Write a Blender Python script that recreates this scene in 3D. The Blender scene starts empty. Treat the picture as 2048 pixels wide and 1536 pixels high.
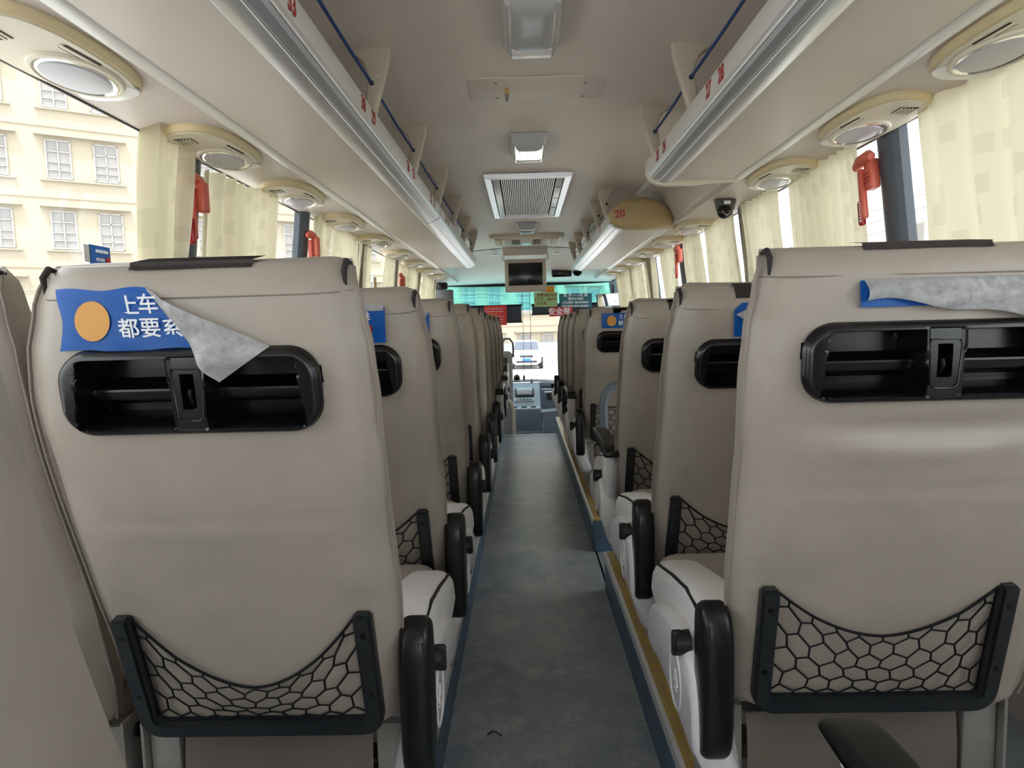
import bpy, bmesh, math, random
from mathutils import Vector, Matrix, noise
random.seed(7)
SC = bpy.context.scene
COL = SC.collection
R = math.radians

# ------------------------------------------------------------------ camera
cam_data = bpy.data.cameras.new('camera')
cam_data.sensor_fit = 'HORIZONTAL'; cam_data.sensor_width = 36.0
cam_data.lens = 36.0 * 1280.0 / 2048.0
cam_data.clip_start = 0.02; cam_data.clip_end = 400
cam = bpy.data.objects.new('camera', cam_data); COL.objects.link(cam)
cam.matrix_world = Matrix.Translation((-.046, 0, 1.25)) @ (
    Matrix.Rotation(R(1.2005), 4, 'Z') @ Matrix.Rotation(R(90 - 4.971), 4, 'X') @ Matrix.Rotation(R(-1.5), 4, 'Z'))
SC.camera = cam

# ------------------------------------------------------------------ world, sun, exposure
world = bpy.data.worlds.new('overcast_sky'); SC.world = world
world.use_nodes = True
bg = world.node_tree.nodes['Background']
bg.inputs[0].default_value = (0.96, 0.98, 1.0, 1); bg.inputs[1].default_value = 1.0
sun_d = bpy.data.lights.new('sun', 'SUN'); sun_d.energy = 2.0; sun_d.angle = R(6); sun_d.color = (1, .95, .86)
sun = bpy.data.objects.new('sun', sun_d); COL.objects.link(sun)
sun.rotation_euler = (R(24), R(-4), 0)
vs = SC.view_settings
vs.view_transform = 'Standard'; vs.look = 'None'; vs.gamma = 1.0; vs.use_curve_mapping = False
vs.exposure = 1.92

# ------------------------------------------------------------------ materials
MATS = {}
def mat(name, col, rough=.5, metal=0., bump=0., bscale=60., var=0., vscale=6., spec=.5, var2=None, coat=0., detail=4):
    m = bpy.data.materials.new(name); m.use_nodes = True
    nt = m.node_tree; b = nt.nodes['Principled BSDF']
    b.inputs['Base Color'].default_value = (*col, 1); b.inputs['Roughness'].default_value = rough
    b.inputs['Metallic'].default_value = metal; b.inputs['Specular IOR Level'].default_value = spec
    b.inputs['Coat Weight'].default_value = coat
    tc = nt.nodes.new('ShaderNodeTexCoord')
    if var or var2:
        n = nt.nodes.new('ShaderNodeTexNoise'); n.inputs['Scale'].default_value = vscale; n.inputs['Detail'].default_value = 6
        n.inputs['Roughness'].default_value = .65
        nt.links.new(tc.outputs['Object'], n.inputs['Vector'])
        r = nt.nodes.new('ShaderNodeValToRGB')
        c2 = var2 if var2 else tuple(c * (1 - var) for c in col)
        r.color_ramp.elements[0].position = .33; r.color_ramp.elements[1].position = .66
        r.color_ramp.elements[0].color = (*c2, 1); r.color_ramp.elements[1].color = (*col, 1)
        nt.links.new(n.outputs['Fac'], r.inputs[0]); nt.links.new(r.outputs[0], b.inputs['Base Color'])
    if bump:
        n = nt.nodes.new('ShaderNodeTexNoise'); n.inputs['Scale'].default_value = bscale; n.inputs['Detail'].default_value = detail
        nt.links.new(tc.outputs['Object'], n.inputs['Vector'])
        bp = nt.nodes.new('ShaderNodeBump'); bp.inputs['Strength'].default_value = bump; bp.inputs['Distance'].default_value = .004
        nt.links.new(n.outputs['Fac'], bp.inputs['Height']); nt.links.new(bp.outputs[0], b.inputs['Normal'])
    MATS[name] = m
    return m

mat('vinyl', (.395, .345, .292), .40, bump=.10, bscale=420, var=.16, vscale=4)
mat('vinyl_light', (.80, .78, .78), .45, bump=.1, bscale=150, var=.1)
mat('seam', (.26, .22, .185), .7)
mat('tab', (.02, .016, .015), .75)
mat('velcro', (.045, .036, .033), .9, bump=.4, bscale=400)
mat('tray', (.0035, .004, .0055), .22, spec=.5)
mat('black', (.0045, .0055, .006), .30, spec=.4)
mat('blackmat', (.009, .010, .011), .5, spec=.35)
mat('frame_black', (.007, .010, .013), .42, var2=(.015, .018, .020), vscale=30)
mat('cord_black', (.006, .007, .009), .8, spec=.2)
mat('shield', (.74, .72, .73), .4, var=.12, vscale=9)
mat('bracket', (.33, .31, .29), .45, metal=.3, var=.2, vscale=12)
mat('steel', (.55, .55, .55), .3, metal=1)
mat('ceiling', (.78, .70, .645), .5, var=.06, vscale=2.5, bump=.05, bscale=200)
mat('panel', (.68, .61, .57), .42, var=.05, vscale=2, bump=.05, bscale=250)
mat('cream', (.72, .60, .36), .42, var=.08, vscale=10)
mat('cream_light', (.76, .70, .58), .4)
mat('bracket_beige', (.60, .53, .44), .45)
mat('cap_beige', (.50, .38, .20), .42, var=.05)
mat('alu', (.80, .82, .88), .30, metal=.8)
mat('alu_white', (.80, .80, .80), .3, metal=.25)
mat('alu_bright', (.9, .9, .9), .18, metal=.9)
mat('lens', (.56, .565, .585), .10, spec=.8, coat=1.)
mat('lens_grey', (.52, .52, .58), .3)
mat('white_plastic', (.86, .86, .87), .2)
mat('dark_slot', (.04, .03, .025), .7)
mat('rope', (.015, .06, .22), .75, bump=.6, bscale=500)
mat('red_plastic', (.72, .15, .10), .32)
mat('red_dark', (.40, .01, .015), .25)
mat('pillar', (.065, .078, .10), .38)
mat('riser', (.11, .20, .31), .45, var2=(.07, .115, .17), vscale=8)
mat('platform', (.33, .38, .43), .5, var2=(.23, .27, .31), vscale=20)
mat('yellow', (.68, .43, .09), .55, var2=(.50, .34, .12), vscale=25)
mat('number_red', (.42, .03, .025), .5)
mat('sticker_blue', (.008, .17, .66), .3, bump=.15, bscale=40)
mat('sticker_white', (.85, .87, .9), .4)
mat('sticker_red', (.6, .03, .03), .4)
mat('sticker_orange', (.60, .27, .03), .4)
mat('sticker_back', (.80, .80, .82), .5, var2=(.50, .50, .49), vscale=60, bump=.5, bscale=60)
mat('navy', (.02, .025, .10), .4)
mat('paper', (.85, .86, .86), .6)
mat('screen', (.006, .009, .013), .15)
mat('monitor', (.52, .46, .40), .45)
mat('grey_blind', (.085, .085, .10), .8)
mat('dash', (.27, .34, .45), .5, var=.08)
mat('dash_top', (.10, .13, .17), .55)
mat('dash_light', (.45, .55, .68), .45)
mat('dash_grey', (.45, .47, .52), .5)
mat('dash_black', (.03, .035, .045), .4)
mat('silver', (.6, .65, .72), .3, metal=.5)
mat('rail_grey', (.17, .20, .25), .4, var=.1)
mat('sign_green', (.36, .52, .26), .5)
mat('sign_teal', (.02, .14, .19), .5)
mat('sign_orange', (.75, .16, .02), .5)
mat('sign_red', (.60, .035, .03), .5)
mat('text_brown', (.28, .16, .03), .6)
mat('text_yellow', (.85, .55, .03), .6)
mat('facade', (.40, .345, .265), .85, var=.05, vscale=.6)
mat('facade_trim', (.37, .32, .25), .85)
mat('plinth', (.30, .34, .40), .85)
mat('building_glass', (.26, .245, .235), .45)
mat('building_frame', (.38, .36, .34), .6)
mat('ground', (.46, .45, .43), .9, var=.1, vscale=.4)
mat('car_white', (.75, .76, .78), .2, coat=.5)
mat('car_glass', (.10, .12, .16), .08)
mat('tyre', (.02, .02, .02), .8)
mat('headlamp', (.55, .6, .68), .15)
mat('plate_blue', (.03, .16, .6), .4)
mat('cctv_grey', (.06, .06, .06), .45)
mat('glassy_black', (.006, .006, .007), .05)
mat('mirror', (.85, .87, .9), .04, metal=1)
mat('seat_grey', (.35, .36, .39), .7)
mat('box_grey', (.12, .12, .13), .5)
mat('white_tile', (.62, .68, .78), .4)

def floor_mat():
    m = bpy.data.materials.new('aisle_vinyl'); m.use_nodes = True; nt = m.node_tree; b = nt.nodes['Principled BSDF']
    tc = nt.nodes.new('ShaderNodeTexCoord')
    n1 = nt.nodes.new('ShaderNodeTexNoise'); n1.inputs['Scale'].default_value = 2.6; n1.inputs['Detail'].default_value = 8; n1.inputs['Roughness'].default_value = .7
    n2 = nt.nodes.new('ShaderNodeTexNoise'); n2.inputs['Scale'].default_value = 160; n2.inputs['Detail'].default_value = 2
    n3 = nt.nodes.new('ShaderNodeTexNoise'); n3.inputs['Scale'].default_value = 7; n3.inputs['Detail'].default_value = 10; n3.inputs['Roughness'].default_value = .8
    for n in (n1, n2, n3): nt.links.new(tc.outputs['Object'], n.inputs['Vector'])
    r1 = nt.nodes.new('ShaderNodeValToRGB'); e = r1.color_ramp.elements
    e[0].position = .35; e[0].color = (.25, .30, .36, 1); e[1].position = .65; e[1].color = (.43, .45, .465, 1)
    nt.links.new(n1.outputs['Fac'], r1.inputs[0])
    r2 = nt.nodes.new('ShaderNodeValToRGB'); e = r2.color_ramp.elements
    e[0].position = .50; e[0].color = (0, 0, 0, 1); e[1].position = .76; e[1].color = (1, 1, 1, 1)
    nt.links.new(n3.outputs['Fac'], r2.inputs[0])
    mx = nt.nodes.new('ShaderNodeMix'); mx.data_type = 'RGBA'; mx.inputs['B'].default_value = (.64, .62, .57, 1)
    nt.links.new(r2.outputs[0], mx.inputs['Factor']); nt.links.new(r1.outputs[0], mx.inputs['A'])
    r3 = nt.nodes.new('ShaderNodeValToRGB'); e = r3.color_ramp.elements
    e[0].position = .3; e[0].color = (.75, .75, .75, 1); e[1].position = .75; e[1].color = (1.3, 1.3, 1.3, 1)
    nt.links.new(n2.outputs['Fac'], r3.inputs[0])
    m2 = nt.nodes.new('ShaderNodeMix'); m2.data_type = 'RGBA'; m2.blend_type = 'MULTIPLY'; m2.inputs['Factor'].default_value = 1
    nt.links.new(mx.outputs['Result'], m2.inputs['A']); nt.links.new(r3.outputs[0], m2.inputs['B'])
    nt.links.new(m2.outputs['Result'], b.inputs['Base Color'])
    b.inputs['Roughness'].default_value = .30
    bp = nt.nodes.new('ShaderNodeBump'); bp.inputs['Strength'].default_value = .25; bp.inputs['Distance'].default_value = .002
    nt.links.new(n2.outputs['Fac'], bp.inputs['Height']); nt.links.new(bp.outputs[0], b.inputs['Normal'])
    MATS['floor'] = m
floor_mat()

def glass_mat(name, tint, gloss):
    m = bpy.data.materials.new(name); m.use_nodes = True; nt = m.node_tree; nt.nodes.clear()
    o = nt.nodes.new('ShaderNodeOutputMaterial'); t = nt.nodes.new('ShaderNodeBsdfTransparent'); g = nt.nodes.new('ShaderNodeBsdfGlossy')
    t.inputs[0].default_value = (*tint, 1); g.inputs['Roughness'].default_value = .03; g.inputs[0].default_value = (.9, .95, 1, 1)
    mx = nt.nodes.new('ShaderNodeMixShader'); mx.inputs[0].default_value = gloss
    nt.links.new(t.outputs[0], mx.inputs[1]); nt.links.new(g.outputs[0], mx.inputs[2]); nt.links.new(mx.outputs[0], o.inputs[0])
    MATS[name] = m
glass_mat('glass', (.95, .97, .97), .04)
glass_mat('film', (.24, .80, .84), .05)

def curtain_mat():
    m = bpy.data.materials.new('curtain'); m.use_nodes = True; nt = m.node_tree; nt.nodes.clear()
    o = nt.nodes.new('ShaderNodeOutputMaterial'); tr = nt.nodes.new('ShaderNodeBsdfTranslucent'); df = nt.nodes.new('ShaderNodeBsdfDiffuse')
    tc = nt.nodes.new('ShaderNodeTexCoord'); mp = nt.nodes.new('ShaderNodeMapping')
    mp.inputs['Rotation'].default_value = (0, R(90), R(90))
    nt.links.new(tc.outputs['Object'], mp.inputs['Vector'])
    sep = nt.nodes.new('ShaderNodeSeparateXYZ'); nt.links.new(tc.outputs['Object'], sep.inputs[0])
    cmb = nt.nodes.new('ShaderNodeCombineXYZ'); nt.links.new(sep.outputs['Y'], cmb.inputs['X']); nt.links.new(sep.outputs['Z'], cmb.inputs['Y'])
    v = nt.nodes.new('ShaderNodeTexVoronoi'); v.distance = 'CHEBYCHEV'; v.inputs['Scale'].default_value = 9; v.voronoi_dimensions = '2D'; v.inputs['Randomness'].default_value = .85
    nt.links.new(cmb.outputs[0], v.inputs['Vector'])
    rp = nt.nodes.new('ShaderNodeValToRGB'); e = rp.color_ramp.elements
    rp.color_ramp.interpolation = 'CONSTANT'
    e[0].position = 0; e[0].color = (.60, .55, .405, 1); e[1].position = .21; e[1].color = (.66, .605, .445, 1)
    nt.links.new(v.outputs['Distance'], rp.inputs[0])
    w = nt.nodes.new('ShaderNodeTexWave'); w.inputs['Scale'].default_value = 130; w.inputs['Distortion'].default_value = 3; w.bands_direction = 'Y'
    nt.links.new(cmb.outputs[0], w.inputs['Vector'])
    mxc = nt.nodes.new('ShaderNodeMix'); mxc.data_type = 'RGBA'; mxc.blend_type = 'MULTIPLY'; mxc.inputs['Factor'].default_value = .12
    nt.links.new(rp.outputs[0], mxc.inputs['A']); nt.links.new(w.outputs[0], mxc.inputs['B'])
    nt.links.new(mxc.outputs['Result'], tr.inputs[0]); nt.links.new(mxc.outputs['Result'], df.inputs[0])
    mx = nt.nodes.new('ShaderNodeMixShader'); mx.inputs[0].default_value = .45
    nt.links.new(tr.outputs[0], mx.inputs[1]); nt.links.new(df.outputs[0], mx.inputs[2]); nt.links.new(mx.outputs[0], o.inputs[0])
    MATS['curtain'] = m
curtain_mat()
mat('curtain_hem', (.80, .80, .80), .8)

# ------------------------------------------------------------------ mesh helpers
def finish(bm, m, smooth=True, angle=35, name='mesh'):
    bmesh.ops.recalc_face_normals(bm, faces=bm.faces)
    me = bpy.data.meshes.new(name); bm.to_mesh(me); bm.free()
    if m is not None: me.materials.append(MATS[m])
    if smooth:
        me.polygons.foreach_set('use_smooth', [True] * len(me.polygons)); me.set_sharp_from_angle(angle=R(angle))
    return me

def obj(name, me, parent=None, loc=None, rot=None, label=None):
    o = bpy.data.objects.new(name, me); COL.objects.link(o)
    if parent is not None: o.parent = parent
    if loc is not None: o.location = loc
    if rot is not None: o.rotation_euler = rot
    if label: o['label'] = label
    return o

def tag(o, label, cat, group=None):
    o['label'] = label; o['category'] = cat
    if group: o['group'] = group
    return o
def empty(name, loc, label, cat, group=None):
    o = bpy.data.objects.new(name, None); COL.objects.link(o); o.location = loc; o.empty_display_size = .1
    return tag(o, label, cat, group)
def structure(o):
    o['kind'] = 'structure'; return o

def rbox(bm, c, s, r=0., seg=2, mtx=None):
    """box of centre c and full size s, edges rounded by r"""
    g = bmesh.ops.create_cube(bm, size=1.0)
    vs_ = g['verts']
    for v in vs_: v.co = Vector((v.co.x * s[0], v.co.y * s[1], v.co.z * s[2]))
    if r > 0:
        es = list({e for v in vs_ for e in v.link_edges})
        rr = min(r, min(s) * .49)
        out = bmesh.ops.bevel(bm, geom=vs_ + es, offset=rr, segments=seg, affect='EDGES', profile=.5)
        vs_ = list({v for f in out['faces'] for v in f.verts} | {v for v in vs_ if v.is_valid})
    M = Matrix.Translation(c) @ (mtx if mtx is not None else Matrix.Identity(4))
    for v in vs_: v.co = M @ v.co
    return vs_

def boxm(m, c, s, r=0., seg=2, mtx=None, name='mesh'):
    bm = bmesh.new(); rbox(bm, c, s, r, seg, mtx); return finish(bm, m, name=name)

def tube(bm, pts, r, n=8, caps=True, closed=False):
    pts = [Vector(p) for p in pts]; rings = []
    N = len(pts)
    up = None
    for i, p in enumerate(pts):
        if closed: d = (pts[(i + 1) % N] - pts[i - 1])
        else: d = (pts[min(i + 1, N - 1)] - pts[max(i - 1, 0)])
        d.normalize()
        if up is None: up = Vector((0, 0, 1)) if abs(d.z) < .9 else Vector((1, 0, 0))
        a = d.cross(up)
        if a.length < 1e-6: a = d.cross(Vector((1, .3, 0)))
        a.normalize(); b = a.cross(d).normalized(); up = b
        rr = r[i] if isinstance(r, (list, tuple)) else r
        rings.append([bm.verts.new(p + a * (rr * math.cos(2 * math.pi * k / n)) + b * (rr * math.sin(2 * math.pi * k / n))) for k in range(n)])
    rng = range(N if closed else N - 1)
    for i in rng:
        A, B = rings[i], rings[(i + 1) % N]
        for k in range(n): bm.faces.new((A[k], A[(k + 1) % n], B[(k + 1) % n], B[k]))
    if caps and not closed:
        bm.faces.new(rings[0]); bm.faces.new(rings[-1])

def tubem(m, pts, r, n=8, name='mesh'):
    bm = bmesh.new(); tube(bm, pts, r, n); return finish(bm, m, name=name)

def prism(bm, poly, axis, a, b):
    """extrude a polygon; axis 'x': poly=(y,z); 'y': poly=(x,z); 'z': poly=(x,y)"""
    def P(p, h):
        return (h, p[0], p[1]) if axis == 'x' else ((p[0], h, p[1]) if axis == 'y' else (p[0], p[1], h))
    A = [bm.verts.new(P(p, a)) for p in poly]; B = [bm.verts.new(P(p, b)) for p in poly]
    n = len(poly)
    for i in range(n): bm.faces.new((A[i], A[(i + 1) % n], B[(i + 1) % n], B[i]))
    bm.faces.new(A); bm.faces.new(B)
    return A + B

def prismm(m, poly, axis, a, b, bev=0., seg=2, smooth=True, name='mesh', angle=35):
    bm = bmesh.new(); prism(bm, poly, axis, a, b)
    if bev:
        bmesh.ops.recalc_face_normals(bm, faces=bm.faces)
        es = [e for e in bm.edges if len(e.link_faces) == 2 and e.calc_face_angle(0) > R(30)]
        bmesh.ops.bevel(bm, geom=es, offset=bev, segments=seg, affect='EDGES', profile=.5)
    return finish(bm, m, smooth, name=name, angle=angle)

def grid(bm, fn, nu, nv, skip=None):
    V = [[bm.verts.new(fn(i / nu, j / nv)) for i in range(nu + 1)] for j in range(nv + 1)]
    for j in range(nv):
        for i in range(nu):
            if skip and skip((i + .5) / nu, (j + .5) / nv): continue
            bm.faces.new((V[j][i], V[j][i + 1], V[j + 1][i + 1], V[j + 1][i]))
    return V

def lerp(a, b, t): return a + (b - a) * t
def pw(x, pts):
    if x <= pts[0][0]: return pts[0][1]
    for (a, va), (b, vb) in zip(pts, pts[1:]):
        if x <= b:
            t = (x - a) / (b - a); t = t * t * (3 - 2 * t); return lerp(va, vb, t)
    return pts[-1][1]
def sstep(x): x = max(0., min(1., x)); return x * x * (3 - 2 * x)
def plin(x, pts):
    if x <= pts[0][0]: return pts[0][1]
    for (a, va), (b, vb) in zip(pts, pts[1:]):
        if x <= b: return lerp(va, vb, (x - a) / (b - a))
    return pts[-1][1]

_tcache = {}
def text_mesh(body, size, m, bold=0.0, ext=.0004, shear=0.):
    key = (body, size, m, bold, ext)
    if key in _tcache: return _tcache[key]
    cu = bpy.data.curves.new('lettering', 'FONT'); cu.body = body; cu.size = size; cu.extrude = ext; cu.offset = bold
    cu.align_x = 'CENTER'; cu.align_y = 'CENTER'; cu.resolution_u = 3
    o = bpy.data.objects.new('tmp_text', cu); COL.objects.link(o)
    bpy.context.view_layer.update()
    dg = bpy.context.evaluated_depsgraph_get()
    me = bpy.data.meshes.new_from_object(o.evaluated_get(dg))
    bpy.data.objects.remove(o); bpy.data.curves.remove(cu)
    me.materials.clear(); me.materials.append(MATS[m]); me.name = 'lettering'
    _tcache[key] = me
    return me
def basis(x, y, o):
    x = Vector(x).normalized(); y = Vector(y); y = (y - x * y.dot(x)).normalized(); z = x.cross(y)
    M = Matrix((x, y, z)).transposed().to_4x4(); M.translation = Vector(o); return M
def text(name, body, size, m, x, y, o, parent=None, bold=0., label=None):
    ob = obj(name, text_mesh(body, size, m, bold), parent, label=label)
    ob.matrix_local = basis(x, y, o)
    return ob

# ================================================================== STRUCTURE
PZ = .18           # seat platform height
Y0, Y1 = -1.6, 7.44  # rear wall, front end of the aisle
YW = 9.1           # windscreen

def wallx(z):      # inner face of the side glazing, leaning inwards to the top
    return 1.134 + .12 * (1.855 - z) if z > 1.0 else 1.237

# aisle floor
structure(obj('floor', boxm('floor', (0, (Y0 + Y1) / 2, -.05), (.66, Y1 - Y0, .1))))
structure(obj('floor_cab', boxm('floor', (0, 8.4, -.5), (2.5, 1.95, .1))))
structure(obj('trim_step', boxm('alu_white', (0, Y1 - .006, .002), (.64, .03, .008), .003)))
structure(obj('wall_step', boxm('riser', (0, Y1 + .012, -.28), (2.46, .02, .44))))
structure(obj('floor_stairwell', boxm('floor', (.55, 3.22, -.05), (.46, .52, .1))))
structure(obj('floor_stair_tread', boxm('floor', (1.01, 3.22, -.28), (.46, .52, .1))))

def platform(name, s, ya, yb):
    xa, xb = .31, 1.25
    p = obj(name, boxm('platform', (s * (xa + .012 + xb) / 2, (ya + yb) / 2, PZ / 2 + .0), (xb - xa - .012, yb - ya, PZ)))
    structure(p)
    obj('riser_panel', boxm('riser', (s * (xa + .006), (ya + yb) / 2, (PZ - .012) / 2), (.012, yb - ya, PZ - .012)), p)
    # aluminium nosing with a yellow ribbed insert
    bm = bmesh.new()
    prism(bm, [(s * (xa - .004), PZ - .03), (s * (xa - .004), PZ + .004), (s * (xa + .006), PZ + .007), (s * (xa + .056), PZ + .007), (s * (xa + .06), PZ + .001), (s * (xa + .004), PZ - .002), (s * (xa + .002), PZ - .03)], 'y', ya, yb)
    obj('nosing', finish(bm, 'alu_white', False), p)
    bm = bmesh.new()
    for k in range(5):
        x = xa + .0115 + k * .008
        prism(bm, [(s * (x - .0035), PZ + .006), (s * (x - .0022), PZ + .0095), (s * (x + .0022), PZ + .0095), (s * (x + .0035), PZ + .006)], 'y', ya + .01, yb - .01)
    obj('yellow_insert', finish(bm, 'yellow', False), p)
    # a second thin aluminium line on the deck
    obj('deck_strip', boxm('alu_white', (s * (xa + .10), (ya + yb) / 2, PZ + .001), (.012, yb - ya, .004)), p)
    return p
platform('floor_platform_left', -1, Y0, Y1)
platform('floor_platform_rear_right', 1, Y0, 2.96)
pf = platform('floor_platform_front_right', 1, 3.48, Y1 + .12)
obj('end_panel', boxm('riser', (.78, 3.474, PZ / 2), (.93, .012, PZ - .005)), pf)
obj('end_nosing', boxm('yellow', (.78, 3.487, PZ + .004), (.93, .05, .012), .004), pf)

# ceiling (gently curved), coves, side duct panels
def ceil_z(x): return 2.18 - .045 * (x / .75) ** 2
bm = bmesh.new()
grid(bm, lambda a, b: (lerp(-.80, .80, a), lerp(Y0, 7.5, b), ceil_z(lerp(-.80, .80, a))), 24, 4)
grid(bm, lambda a, b: (lerp(-.80, .80, a), lerp(Y0, 7.5, b), ceil_z(lerp(-.80, .80, a)) + .03), 24, 4)
structure(obj('ceiling', finish(bm, 'ceiling')))
covep = [(.72, 2.142), (.79, 2.12), (.845, 2.06), (.885, 1.98), (.915, 1.905), (.935, 1.874)]
for s, nm in ((-1, 'trim_cove_left'), (1, 'trim_cove_right')):
    bm = bmesh.new()
    poly = covep + [(p[0] + .02, p[1] + .012) for p in reversed(covep)]
    prism(bm, [(s * p[0], p[1]) for p in poly], 'y', Y0, 8.0)
    structure(obj(nm, finish(bm, 'panel')))
for s, nm in ((-1, 'trim_duct_left'), (1, 'trim_duct_right')):
    bm = bmesh.new()
    poly = [(.905, 1.872), (1.0, 1.866), (1.10, 1.858), (1.150, 1.850), (1.20, 1.90), (1.20, 2.0), (.95, 2.0), (.905, 1.885)]
    prism(bm, [(s * p[0], p[1]) for p in poly], 'y', Y0, 8.6)
    o = structure(obj(nm, finish(bm, 'panel')))
    obj('window_gasket', boxm('blackmat', (s * 1.148, (Y0 + 8.6) / 2, 1.850), (.006, 8.6 - Y0, .006)), o)

# side walls below the windows, sills
for s, nm in ((-1, 'left'), (1, 'right')):
    if s < 0: structure(obj('wall_' + nm, boxm('panel', (s * 1.265, (Y0 + 8.9) / 2, .25), (.05, 8.9 - Y0, 1.4))))
    else:
        w = structure(obj('wall_' + nm, boxm('panel', (s * 1.265, (Y0 + 2.93) / 2, .25), (.05, 2.93 - Y0, 1.4))))
        obj('wall_front_part', boxm('panel', (s * 1.265, (3.55 + 8.9) / 2, .25), (.05, 8.9 - 3.55, 1.4)), w)
        d = structure(obj('door_1', boxm('glass', (1.275, 3.24, .2), (.008, .60, 1.5))))
        bm = bmesh.new()
        for yy in (2.955, 3.525): rbox(bm, (1.27, yy, .2), (.04, .05, 1.5))
        for zz in (-.52, .93): rbox(bm, (1.27, 3.24, zz), (.04, .6, .06))
        obj('door_frame', finish(bm, 'pillar', False), d)
    bm = bmesh.new()
    prism(bm, [(s * 1.19, 1.0), (s * 1.29, .985), (s * 1.29, .93), (s * 1.24, .93)], 'y', Y0, 8.9)
    structure(obj('trim_sill_' + nm, finish(bm, 'panel', False)))
# rear wall with a large rear window
bm = bmesh.new()
rbox(bm, (0, Y0 - .03, .42), (2.55, .06, .84)); rbox(bm, (0, Y0 - .03, 2.11), (2.4, .06, .2))
rbox(bm, (-1.19, Y0 - .03, 1.42), (.10, .06, 1.2)); rbox(bm, (1.19, Y0 - .03, 1.42), (.10, .06, 1.2))
structure(obj('wall_rear', finish(bm, 'panel', False)))
structure(obj('window_1', boxm('glass', (0, Y0 - .03, 1.425), (2.28, .006, 1.18))))

# pillars and panes
PL = [-1.5, -.05, 1.02, 2.16, 3.26, 4.35, 5.5, 6.6, 7.7, 8.75]
PR = [-1.5, -.3, .9, 2.14, 3.5, 4.87, 5.94, 6.95, 8.0, 8.75]
def pillar(s, y, w=.115):
    bm = bmesh.new()
    def fn(a, b):
        z = lerp(.98, 1.87, b); x = wallx(z)
        ang = lerp(-1, 1, a)
        yy = y + ang * w / 2
        bulge = .035 * math.sqrt(max(0, 1 - ang * ang * .92))
        return (s * (x - bulge + .012), yy, z)
    V = grid(bm, fn, 10, 10)
    def fb(a, b):
        z = lerp(.98, 1.87, b); return (s * (wallx(z) + .03), y + lerp(-1, 1, a) * w / 2, z)
    V2 = grid(bm, fb, 1, 10)
    for j in range(10):
        for i in (0, 1):
            a, b = V[j][0 if i == 0 else -1], V[j + 1][0 if i == 0 else -1]; c, d = V2[j + 1][0 if i == 0 else -1], V2[j][0 if i == 0 else -1]
            bm.faces.new((a, b, c, d))
    return finish(bm, 'pillar')
tn = 1; wn = 2
for s, L in ((-1, PL), (1, PR)):
    for y in L:
        structure(obj('trim_pillar_%d' % tn, pillar(s, y))); tn += 1
    for a, b in zip(L, L[1:]):
        bm = bmesh.new()
        za, zb = .98, 1.868
        for dx in (.004, .010):
            pass
        xa, xb = wallx(1.001), wallx(zb)
        prism(bm, [(s * (xa + .012), za), (s * (xb + .012), zb), (s * (xb + .017), zb), (s * (xa + .017), za)], 'y', a + .03, b - .03)
        structure(obj('window_%d' % wn, finish(bm, 'glass', False))); wn += 1

# ================================================================== OUTSIDE
structure(obj('ground', boxm('ground', (0, 30, -1.0), (160, 160, .1))))
# long pale building, seen through the left windows and the windscreen
BD = Vector((.839, .545, 0)); BP = Vector((-18.9, 28, 0)); BN = Vector((.545, -.839, 0))
bld = empty('apartment_building', (BP.x, BP.y, -.95), 'pale yellow apartment block with grid windows beyond the left windows', 'building')
bld.rotation_euler = (0, 0, math.atan2(BD.y, BD.x))
obj('facade', boxm('facade', (14, 4.0, 7.5), (38.4, 8, 15.0)), bld)
obj('plinth', boxm('plinth', (14, -.06, .62), (38.4, .14, 1.3)), bld)
obj('corner_pier', boxm('facade_trim', (-5.1, 1.6, 7.5), (.5, 4, 15)), bld)
def bwin():
    bm = bmesh.new()
    w, h = .86, 1.56
    for x, z, sx, sz in ((-w / 2, 0, .06, h), (w / 2, 0, .06, h), (0, -h / 2, w + .06, .06), (0, h / 2, w + .06, .06), (0, 0, .05, h), (0, .33, w, .05), (0, -.12, w, .03), (0, -.45, w, .03)):
        rbox(bm, (x, -.02, z), (sx, .08, sz))
    return finish(bm, 'building_frame', False)
def bpane():
    return boxm('building_glass', (0, -.006, 0), (.84, .02, 1.54))
def bledge(w): return boxm('facade_trim', (0, -.14, 0), (w, .3, .09))
mw, mp_, ml, ms = bwin(), bpane(), bledge(3.3), boxm('facade_trim', (0, -.06, 0), (3.1, .14, .06))
for k in range(-1, 9):
    for f in range(5):
        z = 1.0 + f * 2.94 + .0
        cx = k * 3.9 + 0.0
        if cx > 32: continue
        for dx in (-.86, .86):
            wo = obj('window', mw, bld, (cx + dx, 0, z)); obj('pane', mp_, wo)
        obj('rain_ledge', ml, bld, (cx, 0, z + .98)); obj('window_sill', ms, bld, (cx, 0, z - .88))
for f in range(5):
    obj('floor_band', boxm('facade_trim', (14, -.012, 2.35 + f * 2.94), (38.4, .05, .04)), bld)
# cables strung along the facade
for k, (z, sag) in enumerate(((4.35, .05), (4.15, .12), (3.95, .08))):
    pts = [(x, -.6, z - sag * math.sin(math.pi * ((x + 4.8) % 4.8) / 4.8)) for x in [-4.8 + i * .6 for i in range(50)]]
    obj('wall_cable', tubem('building_frame', pts, .016, 4), bld)
# pale tiled building on the right
rb = empty('tiled_building', (13, 10, -.95), 'pale blue-white tiled building outside the right-hand windows', 'building')
obj('facade', boxm('white_tile', (2, 0, 3.2), (4, 44, 6.4)), rb)
for k in range(15):
    obj('tile_joint', boxm('facade_trim', (-.005, 0, .3 + k * .42), (.03, 44, .025)), rb)
for k in range(7):
    w_ = obj('window', boxm('building_frame', (-.03, -18 + k * 6, 4.6), (.1, 1.7, 1.5)), rb)
    obj('pane', boxm('building_glass', (-.07, -18 + k * 6, 4.6), (.06, 1.5, 1.3)), w_)
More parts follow.
